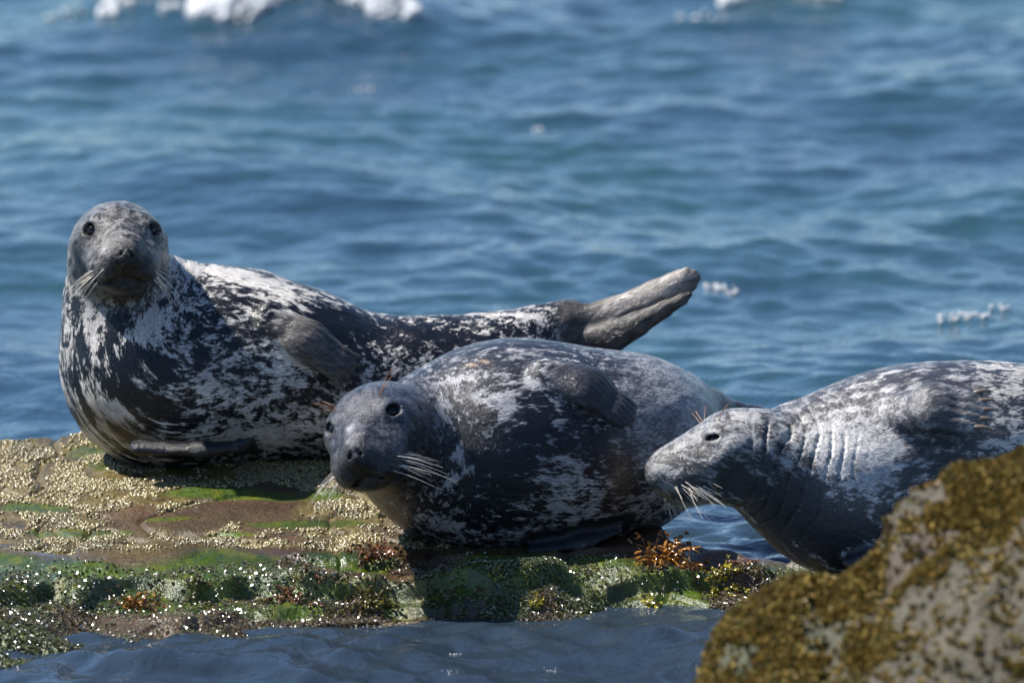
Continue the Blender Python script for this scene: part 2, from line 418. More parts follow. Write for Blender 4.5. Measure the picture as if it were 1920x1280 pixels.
nb.b.inputs['Coat Weight'].default_value = .8; nb.b.inputs['Coat Roughness'].default_value = .16; nb.b.inputs['Coat IOR'].default_value = 1.6
tag(obj("barnacles", me, nb.m), "dense crust of tan barnacles on the rock ledge in front of the left seal", "barnacles", kind="stuff")

# short wet weed turf over the broken steps at the water's edge
def tuft_base(nb_, r_, seed, wide=.16):
    r = np.random.default_rng(seed); V = []; F = []
    for i in range(nb_):
        a = r.random() * 6.283; tilt = .25 + .8 * r.random(); L = .6 + .5 * r.random(); w_ = wide * (.7 + .6 * r.random())
        d = np.array((math.cos(a) * math.sin(tilt), math.sin(a) * math.sin(tilt), math.cos(tilt))); s_ = nrm(np.cross(d, (r.normal(), r.normal(), r.normal())))
        b0 = len(V)
        for t, ww in ((-.1, .5), (.45, .9), (.8, 1.3), (1.0, .6)):
            c = d * L * t + np.array((0, 0, -.15 * t * t)); V += [c - s_ * w_ * ww * .5, c + s_ * w_ * ww * .5]
        F += [[b0, b0 + 1, b0 + 3, b0 + 2], [b0 + 2, b0 + 3, b0 + 5, b0 + 4], [b0 + 4, b0 + 5, b0 + 7, b0 + 6]]
    return np.array(V), F
n_ = 85000; tx = rng.uniform(-1.6, 1.2, n_); u_ = rng.uniform(-.1, .98, n_); fy_ = front_y(tx); ty = fy_ + u_ * np.clip(-fy_ + .02, .25, 1.1)
_, gm, _ = masks(tx, ty); cl = fbm(tx * 7, ty * 9, 3, 3, 130)
keep = (rng.random(n_) < sstep(-.15, .25, cl) * (1 - .85 * gm * sstep(.35, .6, u_)) * sstep(1.0, .7, u_) * .8); tx, ty, cl, gm = tx[keep], ty[keep], cl[keep], gm[keep]
tz = ledge_z(tx, ty); tn = np.stack([-(ledge_z(tx + e, ty) - tz) / e, -(ledge_z(tx, ty + e) - tz) / e, np.ones_like(tx)], 1); tn /= np.linalg.norm(tn, axis=1)[:, None]; tn += rng.normal(0, .25, tn.shape)
bV, bF = tuft_base(5, 1, 25, .6)
V, F = merge_copies(bV, bF, np.stack([tx, ty, tz], 1), frames(tn, rng.uniform(0, 6.28, len(tx))), rng.uniform(.004, .010, len(tx)))
hue = sstep(-.2, .2, fbm(tx * 4, ty * 4, 9, 3, 131))[:, None]
tc = (np.array([[.11, .13, .03]]) * (1 - hue) + np.array([[.17, .11, .04]]) * hue) * rng.uniform(.4, 1.6, (len(tx), 1))
me = mesh_np("wet_weed_turf", V, F, False); vattr(me, "col", col4(np.repeat(tc, len(bV), 0)))
nb = NB("wet_turf"); nb.l(nb.attr("col", "Color"), nb.b.inputs['Base Color']); nb.b.inputs['Roughness'].default_value = .2; nb.b.inputs['Coat Weight'].default_value = 1; nb.b.inputs['Coat Roughness'].default_value = .27; nb.b.inputs['Coat IOR'].default_value = 2.5
tag(obj("wet_weed_turf", me, nb.m), "short wet glinting weed turf on the broken steps at the water's edge", "seaweed turf", kind="stuff")
print("turf", len(tx))

# small leaf-like facets added on the steps, tilted to glint in the sun
n_ = 60000; tx = rng.uniform(-1.6, .75, n_); u_ = rng.uniform(-.08, .95, n_); fy_ = front_y(tx); ty = fy_ + u_ * np.clip(-fy_ + .02, .25, 1.1)
cl = fbm(tx * 5, ty * 8, 13, 3, 140)
zone = np.exp(-((tx - mx(120)) / .22) ** 2) * sstep(.75, .5, u_) + np.exp(-((tx - mx(560)) / .26) ** 2) + .9 * np.exp(-((tx - mx(980)) / .14) ** 2) + .7 * np.exp(-((tx - mx(1270)) / .14) ** 2) * sstep(.6, .3, u_) + .15
keep = rng.random(n_) < sstep(-.05, .25, cl) * np.clip(zone, 0, 1) * .36; tx, ty = tx[keep], ty[keep]; tz = ledge_z(tx, ty) + .002
tn = np.stack([rng.normal(-.30, .38, len(tx)), rng.normal(-.50, .34, len(tx)), np.full(len(tx), .8)], 1)
a6 = np.arange(6) * math.pi / 3
bV = np.array([(math.cos(t), .62 * math.sin(t), 0) for t in a6] + [(.8 * math.cos(t), .5 * math.sin(t), .22) for t in a6]); bF = [[i, (i + 1) % 6, 6 + (i + 1) % 6, 6 + i] for i in range(6)] + [[6, 7, 8, 9], [6, 9, 10, 11]]
V, F = merge_copies(bV, bF, np.stack([tx, ty, tz], 1), frames(tn, rng.uniform(0, 6.28, len(tx))), rng.uniform(.0022, .0055, len(tx)))
me = mesh_np("glint_facets", V, F, False); tc = np.array([[.06, .06, .015]]) * rng.uniform(.4, 2.0, (len(tx), 1)); vattr(me, "col", col4(np.repeat(tc, len(bV), 0)))
nb = NB("glint_facet"); nb.l(nb.attr("col", "Color"), nb.b.inputs['Base Color']); nb.b.inputs['Roughness'].default_value = .22; nb.b.inputs['Coat Weight'].default_value = 1; nb.b.inputs['Coat Roughness'].default_value = .13; nb.b.inputs['Coat IOR'].default_value = 1.55
tag(obj("glint_facets", me, nb.m), "tiny leaf-like facets added for sun glints low on the ledge", "seaweed", kind="stuff")
print("leaves", len(tx))
# ------------------------------------------------------------------ seals
def coat_material(name, pat_scale, stretch, edge=.03, rough=.42, seed=0.0, fleck=.5, spec=.1, coat=.45, cior=1.6, crgh=.15):
    nb = NB(name); fl = nb.attr("flow", "Vector")
    off = nb.n("VectorMath", operation='ADD'); nb.l(fl, off.inputs[0]); off.inputs[1].default_value = (seed, seed * .7, seed * 1.3); fl = off.outputs[0]
    v = nb.vmul(fl, stretch)
    n1 = nb.noise(v, pat_scale, 6, .66, .35)
    n2 = nb.noise(v, pat_scale * 3.1, 4, .6, .3)
    f = nb.math('ADD', nb.math('MULTIPLY', n1, .74), nb.math('MULTIPLY', n2, .26))
    hair = nb.noise(nb.vmul(fl, (.16, 1, 1)), 300, 3, .65)
    f = nb.math('ADD', f, nb.math('MULTIPLY', nb.math('SUBTRACT', hair, .5), .22))
    f = nb.math('ADD', f, nb.math('MULTIPLY', nb.attr("bias"), .22))
    soft = nb.math('ADD', nb.math('MULTIPLY', nb.attr("soft"), .12), edge)
    m = nb.n("MapRange", interpolation_type='SMOOTHSTEP'); nb.l(f, m.inputs[0]); nb.l(nb.math('SUBTRACT', .5, soft), m.inputs[1]); nb.l(nb.math('ADD', .5, soft), m.inputs[2])
    c = nb.mix(m.outputs[0], nb.attr("dk", "Color"), nb.attr("lt", "Color"))
    big = nb.noise(fl, 9, 3, .5)
    c = nb.mix(1.0, c, nb.mix(nb.ramp(big, .3, .7), rgb(.75, .75, .78), rgb(1.2, 1.18, 1.15)), 'MULTIPLY')
    c = nb.mix(1.0, c, nb.mix(nb.ramp(hair, .3, .7), rgb(.55, .55, .55), rgb(1.4, 1.4, 1.4)), 'MULTIPLY')
    nb.l(c, nb.b.inputs['Base Color'])
    nb.l(nb.attr("rgh"), nb.b.inputs['Roughness'])
    nb.b.inputs['Specular IOR Level'].default_value = spec
    nb.b.inputs['Coat Weight'].default_value = coat; nb.b.inputs['Coat Roughness'].default_value = crgh; nb.b.inputs['Coat IOR'].default_value = cior
    b1 = nb.bump(hair, .5, .005); b2 = nb.bump(nb.noise(fl, 75, 5, .68), .40, .007, b1)
    crk = nb.n("TexVoronoi", feature='DISTANCE_TO_EDGE'); nb.l(nb.vmul(fl, (.5, 1, 1)), crk.inputs['Vector']); crk.inputs['Scale'].default_value = 75
    b3 = nb.bump(nb.ramp(crk.outputs['Distance'], 0, .25), nb.attr("leather"), .003, b2)
    nb.l(b3, nb.b.inputs['Normal']); nb.l(nb.bump(nb.noise(nb.vmul(fl, (.6, 1, 1)), 90, 3, .6), .6, .010, b1), nb.b.inputs['Coat Normal'])
    return nb.m
nb = NB("wet_eye"); nb.b.inputs['Base Color'].default_value = rgb(.006, .004, .004); nb.b.inputs['Roughness'].default_value = .06; nb.b.inputs['Specular IOR Level'].default_value = .3
EYE = nb.m
nb = NB("whisker_horn"); nb.b.inputs['Base Color'].default_value = rgb(.85, .78, .68); nb.b.inputs['Roughness'].default_value = .3; WHISK = nb.m
nb = NB("brow_hair"); nb.b.inputs['Base Color'].default_value = rgb(.40, .20, .09); nb.b.inputs['Roughness'].default_value = .35; BROW = nb.m
def claw_mat(name, c):
    nb = NB(name); g = nb.geo(); nb.l(nb.mix(nb.noise(g, 60, 3, .5), rgb(*[v * .6 for v in c]), rgb(*[v * 1.3 for v in c])), nb.b.inputs['Base Color']); nb.b.inputs['Roughness'].default_value = .3; return nb.m
CLAW_D = claw_mat("dark_claw", (.05, .04, .035)); CLAW_T = claw_mat("tan_claw", (.17, .13, .10))

class Head:
    def __init__(s, ctr, F, U, sc):
        s.o = np.asarray(ctr, float); s.F = nrm(F); s.L = nrm(np.cross(U, s.F)); s.U = np.cross(s.F, s.L); s.sc = sc
        s.M = np.stack([s.F, s.L, s.U])               # rows
    def w(s, p): return s.o + s.sc * (np.asarray(p, float) @ s.M)
    def loc(s, P): return ((P - s.o) @ s.M.T) / s.sc
    def sculpt(s, S, snout=1.0, deep=1.0, open_=.0062, pad=1.0):
        k = s.sc
        def E(c, r, kk=.03, op='u'): S.ell(s.w(c), np.array(r) * k, s.M, kk * k, op)
        def K(a, b, ra, rb, kk=.03, op='u', n=None, f=1.): S.cone(s.w(a), s.w(b), ra * k, rb * k, kk * k, op, n, f)
        x = snout
        E((0, 0, 0), (.120, .112, .092))
        E((-.03, 0, -.05), (.11, .118, .10), .05)
        K((.05, 0, .000), (.190 * x, 0, -.010), .085, .054, .05)
        K((.03, 0, -.050), (.165 * x, 0, -.085), .082, .032, .05)
        for q in (1, -1):
            E((.182 * x, q * .037, -.046), (.050 * pad, .044 * pad, .048 * deep), .022)     # whisker pads
            E((.155 * x, q * .040, -.048), (.050, .038, .045 * deep), .03)
            E((.076, q * .054, .050), (.030, .026, .020), .03)                  # brow
            K((.060, q * .082, .005), (.13, q * .055, -.035), .030, .030, .04)  # cheek
        E((.222 * x, 0, -.018), (.032, .034, .030), .02)                        # nose pad
        E((.19 * x, 0, -.092), (.030, .034, .018), .02)                         # chin
        for q in (1, -1):
            K((.250 * x, q * .009, .006), (.243 * x, q * .020, -.026), .0042, .0036, .005, 's')
            K((.238 * x, 0, -.066), (.222 * x, q * .032, -.076), .0060, .0060, .006, 's')
            K((.222 * x, q * .032, -.076), (.196 * x, q * .064, -.080), .006, .006, .006, 's')
            K((.196 * x, q * .064, -.080), (.140 * x, q * .082, -.064), .006, .003, .006, 's')
            e = np.array((.089, q * .069, .036)); out = nrm((.62, q * .68, .30))
            E(e - out * .006, (.030, .030, .026), .02)
            E(e + out * .0190, (.0200, .0190, open_), .006, 's')
            E((.02, q * .111, .006), (.006, .006, .006), .008, 's')             # ear hole
        K((.250 * x, 0, -.020), (.236 * x, 0, -.062), .003, .003, .006, 's')
        s.eyes = [np.array((.089, q * .069, .036)) + nrm((.62, q * .68, .30)) * -.0022 for q in (1, -1)]
        s.x = x
    def add_parts(s, root, wh_n=11, wlen=.095, droop=.4, seed=0, brows=True, bvh=None):
        r = np.random.default_rng(seed)
        for e in s.eyes:
            bpy_mesh = uv_sphere("eye", s.w(e), .0195 * s.sc); obj("eye", bpy_mesh, EYE, root)
        for q in (1, -1):
            for i in range(wh_n):
                u = (i + r.random() * .7) / wh_n
                base = np.array((.218 * s.x - .062 * u + r.normal() * .006, q * (.052 + .020 * u), -.032 - .034 * r.random()))
                d = nrm((.15 - .65 * u + r.normal() * .22, q * (.75 + .35 * r.random()), -.05 - (droop + .3) * r.random()))
                L = wlen * (.6 + .6 * r.random()) * (.7 + .5 * math.sin(math.pi * min(u + .15, 1)))
                P = []
                for t in np.linspace(0, 1, 9):
                    P.append(s.w(base + d * (L * t - .012) + np.array((-.25 * L * t * t, 0, -.38 * L * t * t))))
                V, F = tube(P, np.linspace(.00092, .0003, 9), 5); obj("whisker", mesh_np("whisker", V, F), WHISK, root)
            if brows:
                for i in range(4):
                    base = np.array((.066 + .012 * r.random(), q * (.044 + .012 * r.random()), .066)); d = nrm((.25 + r.normal() * .3, q * (.15 + .35 * r.random()), .8)); L = .05 + .04 * r.random()
                    P = [s.w(base + d * (L * t - .005) + np.array((-.25 * L * t * t, q * .35 * L * t * t, -.2 * L * t * t))) for t in np.linspace(0, 1, 7)]
                    V, F = tube(P, np.linspace(.0010, .0005, 7), 5); obj("brow_whisker", mesh_np("brow_whisker", V, F), BROW, root)
def uv_sphere(name, c, r, nu=24, nv=14):
    V = [(c[0] + r * math.sin(math.pi * (i + .001) / nv) * math.cos(2 * math.pi * j / nu), c[1] + r * math.sin(math.pi * (i + .001) / nv) * math.sin(2 * math.pi * j / nu), c[2] + r * math.cos(math.pi * i / nv)) for i in range(nv + 1) for j in range(nu)]
    F = [[i * nu + j, (i + 1) * nu + j, (i + 1) * nu + (j + 1) % nu, i * nu + (j + 1) % nu] for i in range(nv) for j in range(nu)]
    return mesh_np(name, np.array(V), F)
def claw(root, a, b, up, r, mat):
    a, b = np.asarray(a), np.asarray(b); L = np.linalg.norm(b - a)
    P = [a + (b - a) * t + np.asarray(up) * L * .22 * math.sin(math.pi * t * .9) for t in np.linspace(0, 1, 9)]
    V, F = tube(P, r * np.array([.8, 1, 1, .95, .88, .75, .58, .36, .06]), 8); return obj("claw", mesh_np("claw", V, F), mat, root)

def digit_grooves(B, o, ga, gb, gn, w, L0, depth=.0022):
    """shallow furrows between the digits of a flipper and a rolled leading edge"""
    P = B.V - o; a = P @ ga; b = P @ gb; n = P @ gn
    m = sstep(L0, L0 + .05, a) * sstep(w * 3.6, w * 2.6, np.abs(b)) * sstep(-.02, .0, n) * sstep(.16, .12, a)
    B.V += gn * (m * depth * (np.abs(np.sin((b / w + .5) * math.pi)) ** .6 - .8))[:, None]
class Body:
    """swept body; rows of K: px, py, depth y, radius px"""
    def __init__(s, K, nseg=6):
        s.S = SDF(); W = []
        for px, py, y, r in K: W.append(np.append(pt(px, py, y), r / PPM))
        s.W = spline(W, nseg)
        for i in range(len(s.W) - 1):
            a, b = s.W[i], s.W[i + 1]; s.S.cone(a[:3], b[:3], a[3], b[3], .012)
    def on(s, px, py, off=0.0):
        p, n = s.S.hit(px, py); return p + n * off, n
    def finish(s, h, floor=None):
        V, Q = s.S.mesh(h)
        # flow frame: arc length, two transported cross axes
        W = s.W; c = W[:, :3]; T = np.gradient(c, axis=0); T /= np.linalg.norm(T, axis=1)[:, None]
        arc = np.concatenate([[0], np.cumsum(np.linalg.norm(np.diff(c, axis=0), axis=1))])
        u = nrm(np.cross(T[0], [.1, .9, .3])); Us = []
        for t in T: u = nrm(u - t * (u @ t)); Us.append(u)
        Us = np.array(Us); Vs = np.cross(T, Us)
        best = np.full(len(V), 1e9); fl = np.zeros((len(V), 3)); ws = np.zeros(len(V)); acc = []
        for i in range(len(c) - 1):
            ba = c[i + 1] - c[i]; t = (V - c[i]) @ ba / (ba @ ba); tc = np.clip(t, 0, 1)
            q = V - c[i] - tc[:, None] * ba; d = np.linalg.norm(q, axis=1) - (W[i, 3] + (W[i + 1, 3] - W[i, 3]) * tc)
            best = np.minimum(best, d); acc.append(d)
        for i in range(len(c) - 1):
            ba = c[i + 1] - c[i]; t = (V - c[i]) @ ba / (ba @ ba); tc = np.clip(t, 0, 1)
            wt = np.exp(-(acc[i] - best) / .02); m = wt > 1e-3; q0 = V - c[i] - (t if i in (0, len(c) - 2) else tc)[:, None] * ba
            uu = Us[i] * (1 - tc[m])[:, None] + Us[i + 1] * tc[m][:, None]; vv = Vs[i] * (1 - tc[m])[:, None] + Vs[i + 1] * tc[m][:, None]
            tt = tc[m]
            if i == 0: tt = np.minimum(t[m], 1)
            if i == len(c) - 2: tt = np.maximum(t[m], 0)
            wm = wt[m]; ws[m] += wm
            fl[m, 0] += wm * (arc[i] + tt * (arc[i + 1] - arc[i])); fl[m, 1] += wm * (q0[m] * uu).sum(1); fl[m, 2] += wm * (q0[m] * vv).sum(1)
        fl /= ws[:, None]
        s.V, s.Q, s.fl = V, Q, fl
        s.N = s.normals(V, Q)
        s.tree = None
        n = len(V)
        s.A = dict(bias=np.zeros(n), soft=np.zeros(n), rgh=np.full(n, .33), leather=np.zeros(n), dk=np.tile([.02, .022, .028], (n, 1)), lt=np.tile([.42, .40, .38], (n, 1)))
    @staticmethod
    def normals(V, Q):
        fn = np.cross(V[Q[:, 2]] - V[Q[:, 0]], V[Q[:, 3]] - V[Q[:, 1]]); N = np.zeros_like(V)
        for k in range(4):
            for c in range(3): N[:, c] += np.bincount(Q[:, k], fn[:, c], len(V))
        return N / (np.linalg.norm(N, axis=1)[:, None] + 1e-12)
    def splat(s, px, py, r, field, v, ry=None, ang=0, hard=1.0, on=None):
        """tint the coat around the surface point seen at a photo pixel; r, ry in pixels, ang in degrees (image plane)"""
        if s.tree is None: s.tree = BVHTree.FromPolygons([tuple(q) for q in s.V], s.Q.tolist())
        d = ray(px, py); hit = s.tree.ray_cast(Vector(CAM + d * 30), Vector(d))
        if hit[0] is None: return
        p = np.array(hit[0]); n = np.array(hit[1]); 
        a = nrm(RT * math.cos(R(ang)) - UP * math.sin(R(ang))); a = nrm(a - n * (a @ n)); b = np.cross(n, a)
        q = s.V - p; ry = ry or r
        wob = 1 + .25 * s.wob
        e = (q @ a / (r / PPM)) ** 2 + (q @ b / (ry / PPM)) ** 2 + (q @ n / (max(r, ry) / PPM)) ** 2
        wgt = np.exp(-np.power(e * wob, hard)) 
        s.put(field, v, wgt)
    def put(s, field, v, wgt):
        A = s.A[field]
        if A.ndim == 1:
            if field == 'bias': A += v * wgt
            else: A += (v - A) * wgt
        else: A += (np.array(v) - A) * wgt[:, None]
    def build(s, root, mat):
        me = mesh_np("body", s.V - np.array(root.location), s.Q)
        vattr(me, "flow", s.fl)
        for k, a in s.A.items(): vattr(me, k, col4(a) if a.ndim == 2 else a)
        o = obj("body", me, mat, root); return o
def relocate(root):
    """children were modelled in world space: shift their meshes so the thing's base is the origin"""
    off = np.array(root.location)
    for ch in root.children:
        if ch.name.startswith("body"): continue
        me = ch.data; n = len(me.vertices); a = np.empty(n * 3, np.float32); me.vertices.foreach_get("co", a)
        a = a.reshape(-1, 3); c = a.mean(0); me.vertices.foreach_set("co", (a - c).ravel().astype(np.float32)); me.update(); ch.location = Vector(c.tolist()) - Vector(off.tolist())
H_ = .0046
def head_attrs(B, H, dk, lt, bias, soft, nose=(.012, .011, .012), dark=True):
    P = H.loc(B.V); x = H.x
    r = lambda c, s_: np.exp(-(((P - np.array(c)) / np.array(s_)) ** 2).sum(1))
    hd = sstep(.20, .12, np.linalg.norm((P - [.05, 0, -.01]) * [.7, 1, 1], axis=1))
    B.put('dk', dk, hd); B.put('lt', lt, hd); B.A['bias'] = B.A['bias'] * (1 - hd) + bias * hd; B.put('soft', soft, hd)
    if dark: sn = np.clip(r((.215 * x, 0, -.05), (.055, .085, .050)) * 1.5, 0, 1); B.put('dk', (.018, .017, .018), sn); B.put('lt', (.07, .065, .065), sn); B.put('rgh', .33, sn)
    nz = np.clip(r((.24 * x, 0, -.03), (.035, .035, .04)) * 1.6, 0, 1)
    B.put('dk', nose, nz); B.put('lt', nose, nz); B.put('rgh', .25, nz); B.put('leather', .6, nz)
    for q in (1, -1):
        pad = np.clip(r((.19 * x, q * .05, -.05), (.04, .03, .03)) * 1.5, 0, 1); B.put('leather', .9, pad)
        for e in H.eyes:
            d = np.linalg.norm(P - e, axis=1); B.put('dk', (.01, .01, .01), sstep(.023, .017, d)); B.put('lt', (.015, .013, .012), sstep(.023, .017, d))
    mth = np.clip(r((.20 * x, 0, -.085), (.05, .06, .018)) * 1.3, 0, 1); B.put('dk', (.02, .015, .01), mth); B.put('lt', (.05, .035, .02), mth)
    poly = [np.array(v) for v in ((.240 * x, 0, -.066), (.222 * x, .032, -.076), (.196 * x, .064, -.080), (.150 * x, .080, -.068))]; dm = np.full(len(P), 9.)
    Pm = P * [1, 1, 1]; Pm[:, 1] = np.abs(Pm[:, 1])
    for a_, b_ in zip(poly[:-1], poly[1:]):
        ba = b_ - a_; t = np.clip((Pm - a_) @ ba / (ba @ ba), 0, 1); dm = np.minimum(dm, np.linalg.norm(Pm - a_ - t[:, None] * ba, axis=1))
    for q in (1, -1):
        a_ = np.array((.250 * x, q * .009, .006)); b_ = np.array((.243 * x, q * .020, -.026)); ba = b_ - a_; t = np.clip((P - a_) @ ba / (ba @ ba), 0, 1); dm = np.minimum(dm, np.linalg.norm(P - a_ - t[:, None] * ba, axis=1) + .002)
    lip = sstep(.011, .005, dm); B.put('dk', (.004, .003, .003), lip); B.put('lt', (.006, .005, .005), lip)
    return P

# ================= seal 1: left, upright, looking at the camera
B = Body([(222, 452, 1.02, 76), (226, 540, 1.08, 104), (258, 630, 1.08, 146), (300, 700, 1.08, 182), (415, 690, 1.10, 186), (540, 700, 1.10, 170), (660, 728, 1.12, 148),
          (770, 722, 1.14, 132), (880, 702, 1.18, 114), (960, 670, 1.22, 90), (1030, 626, 1.26, 56), (1075, 604, 1.28, 42)])
S = B.S
H1 = Head(pt(222, 452, .96), (.11, -.98, .05), (.0, .05, 1), 1.10); H1.sculpt(S, .95, 1, .0160)
S.cone(pt(330, 590, 1.12), pt(430, 640, 1.15), 105 / PPM, 140 / PPM, .06)       # shoulder hump
# front flipper laid on the flank
f0, n0 = B.on(512, 598, .0); f1, n1 = B.on(575, 645, .02); f2, n2 = B.on(628, 682, .022)
fn = nrm(n1 + n2)
S.cone(f0, f1, .048, .062, .02, 'u', fn, .55); S.cone(f1, f2, .062, .050, .015, 'u', fn, .42)
claws = []
ga = nrm(f2 - f1); gb = nrm(np.cross(fn, ga))
for j in range(5):
    dj = nrm(ga * 1.0 + gb * (j - 2) * .10); a = f2 + gb * (j - 2) * .017; p = f2 + gb * (j - 2) * .020 + dj * (.052 - .006 * abs(j - 2)); S.cone(a, p, .017, .009, .008); claws.append((p, dj, fn))
for off in (.3, .5, .7): pass
# lower flipper on the rock under the chest
a = pt(265, 838, .80); b = pt(380, 842, .76); c = pt(450, 836, .74)
S.cone(a, b, .034, .030, .03, 'u', (0, -.3, 1), .6); S.cone(b, c, .030, .024, .02, 'u', (0, -.3, 1), .6)
claws_low = []
for i in range(4):
    p = pt(474 + 3 * i, 822 + 7 * i, .72 + .01 * i); S.cone(c, p, .018, .007, .01); claws_low.append((p, nrm(p - b)))
# hind flippers held up behind
def fl(pts, k=.012, n=None, f=1):
    for (p, q) in zip(pts[:-1], pts[1:]): S.cone(pt(*p[:3]), pt(*q[:3]), p[3] / PPM, q[3] / PPM, k, 'u', n, f)
HN = nrm((.1, -1, .25))
fl([(1030, 611, 1.26, 38), (1095, 604, 1.25, 34), (1160, 587, 1.25, 33), (1220, 562, 1.24, 31), (1262, 541, 1.23, 29), (1284, 528, 1.23, 25)], .012, HN, .55)
for a_, b_ in (((1284, 514), (1288, 507)), ((1292, 520), (1302, 511)), ((1296, 530), (1309, 520)), ((1290, 541), (1301, 535))): S.cone(pt(*a_, 1.23), pt(*b_, 1.23), .014, .010, .008)
fl([(1110, 590, 1.30, 18), (1175, 566, 1.31, 16), (1215, 547, 1.31, 14), (1233, 533, 1.31, 9)], .006, HN, .6)
fl([(1160, 570, 1.28, 16), (1225, 541, 1.28, 17), (1258, 522, 1.27, 12), (1274, 511, 1.27, 9)], .005, HN, .6)
fl([(1095, 636, 1.22, 22), (1150, 630, 1.20, 29), (1195, 607, 1.19, 25), (1245, 580, 1.19, 17), (1280, 561, 1.19, 11), (1292, 552, 1.19, 7)], .008, HN, .55)
S.cone(pt(1100, 650, 1.16), pt(1180, 612, 1.12), .010, .006, .012, 's')
B.finish(H_)
print("seal1", len(B.V))
x, y, z = B.fl.T; B.wob = fbm(B.V[:, 0] * 14, B.V[:, 1] * 14, B.V[:, 2] * 14, 3, 50)
digit_grooves(B, f1, nrm(f2 - f1), nrm(np.cross(fn, f2 - f1)), fn, .020, -.04, .005)
d = .004 * fbm(x * 12, y * 22, z * 22, 3, 51)
PX = 960 + PPM * B.V[:, 0]
# creases behind the flipper and on the neck
nk = sstep(.08, .16, x) * sstep(.36, .26, x); nk = nk * sstep(mx(250), mx(330), B.V[:, 0]) * sstep(-.25, .05, B.V[:, 2]); wv = np.sin(x * 2 * math.pi / .05 + 5 * fbm(y * 6, z * 6, x * 3, 3, 52)); d += .006 * nk * (.35 + fbm(y * 9, z * 9, x * 6, 2, 152)) * (1 - np.abs(wv))
B.V += B.N * d[:, None]
WHITE = (.54, .52, .49); INK = (.006, .007, .010)
B.A['lt'][:] = WHITE; B.A['dk'][:] = INK; B.A['bias'][:] = -.16
P = head_attrs(B, H1, (.016, .0155, .016), (.26, .25, .235), -.05, .4)
sp1 = [  # px, py, r, ry, ang, bias
 (170, 600, 45, 120, 0, .45), (265, 620, 60, 34, -35, .8), (240, 560, 50, 22, -15, -.3), (225, 610, 26, 24, 0, -.8), (245, 660, 30, 24, 0, -.8), (150, 640, 16, 20, 0, -.9), (145, 580, 14, 26, 0, -.9), (200, 650, 18, 26, 0, -.7), (160, 690, 22, 35, 0, -.6),
 (205, 770, 40, 22, 20, .9), (300, 690, 45, 34, 0, -.35), (290, 770, 45, 30, 0, -.45), (215, 720, 26, 34, 0, -.5), (230, 810, 60, 14, 25, -.3), (300, 830, 70, 14, 10, .8), (420, 780, 60, 30, 15, .0), (380, 720, 60, 30, 20, .25), (470, 750, 60, 30, 20, .15),
 (480, 820, 90, 26, 5, .9), (560, 680, 50, 14, 30, .8), (600, 790, 60, 40, 0, .25), (380, 620, 70, 40, 40, -.1), (440, 690, 70, 20, 30, -.1), (340, 650, 40, 18, -30, .3),
 (420, 510, 110, 30, 20, .7), (510, 540, 70, 30, 30, .45), (640, 620, 60, 50, 0, -.6), (800, 630, 200, 40, 0, -.35), (960, 590, 70, 8, 0, .7), (700, 640, 60, 20, 35, .15), (340, 540, 40, 60, 30, .1)]
for px, py, r, ry, an, v in sp1: B.splat(px, py, r, 'bias', v, ry, an)
for px, py, r, ry in ((240, 545, 62, 26), (146, 485, 34, 60), (160, 530, 34, 40), (250, 505, 40, 22), (245, 480, 26, 26), (300, 500, 24, 40)):
    B.splat(px, py, r, 'dk', (.012, .012, .014), ry, 0); B.splat(px, py, r, 'lt', (.03, .028, .028), ry, 0)
B.splat(215, 372, 70, 'lt', (.42, .40, .38), 26, 0); B.splat(215, 372, 70, 'dk', (.25, .24, .23), 26, 0); B.splat(200, 455, 16, 'lt', (.5, .48, .45), 22, 20); B.splat(200, 455, 14, 'dk', (.2, .19, .18), 20, 20)  # pale crown; the cheek spot is sunlight put into the colour
B.splat(235, 815, 90, 'lt', (.20, .16, .11), 30, 25); B.splat(235, 830, 90, 'dk', (.03, .022, .014), 30, 25)
for px, py, r, ry, an in ((575, 640, 110, 42, 38), (640, 690, 50, 40, 30)):
    B.splat(px, py, r, 'bias', -.1, ry, an)
fm = np.min([np.linalg.norm(B.V - (f0 + (f1 - f0) * t), axis=1) for t in np.linspace(.1, 1, 6)] + [np.linalg.norm(B.V - (f1 + (f2 - f1) * t), axis=1) for t in np.linspace(0, 1.4, 7)], 0)
proud = ((B.V - f1) @ fn) > -.005
fm = sstep(.075, .058, fm) * sstep(-.02, .004, (B.V - f1) @ fn)
for k_, v_ in (('dk', (.035, .034, .033)), ('lt', (.13, .12, .11)), ('rgh', .38), ('soft', .8), ('leather', .2)): B.put(k_, v_, fm)
B.A['bias'] *= (1 - fm)
hf = sstep(mx(1020), mx(1075), B.V[:, 0])
for k_, v_ in (('dk', (.025, .023, .022)), ('lt', (.10, .09, .082)), ('soft', 1.0), ('rgh', .5), ('leather', .12)): B.put(k_, v_, hf)

for q_ in ((1275, 515), (1235, 532), (1195, 550), (1150, 568), (1220, 545), (1255, 530)): B.splat(*q_, 44, 'lt', (.50, .46, .41), 22, -28); B.splat(*q_, 44, 'dk', (.18, .16, .14), 22, -28)  # flipper tops lightened: grazing sun put into the colour

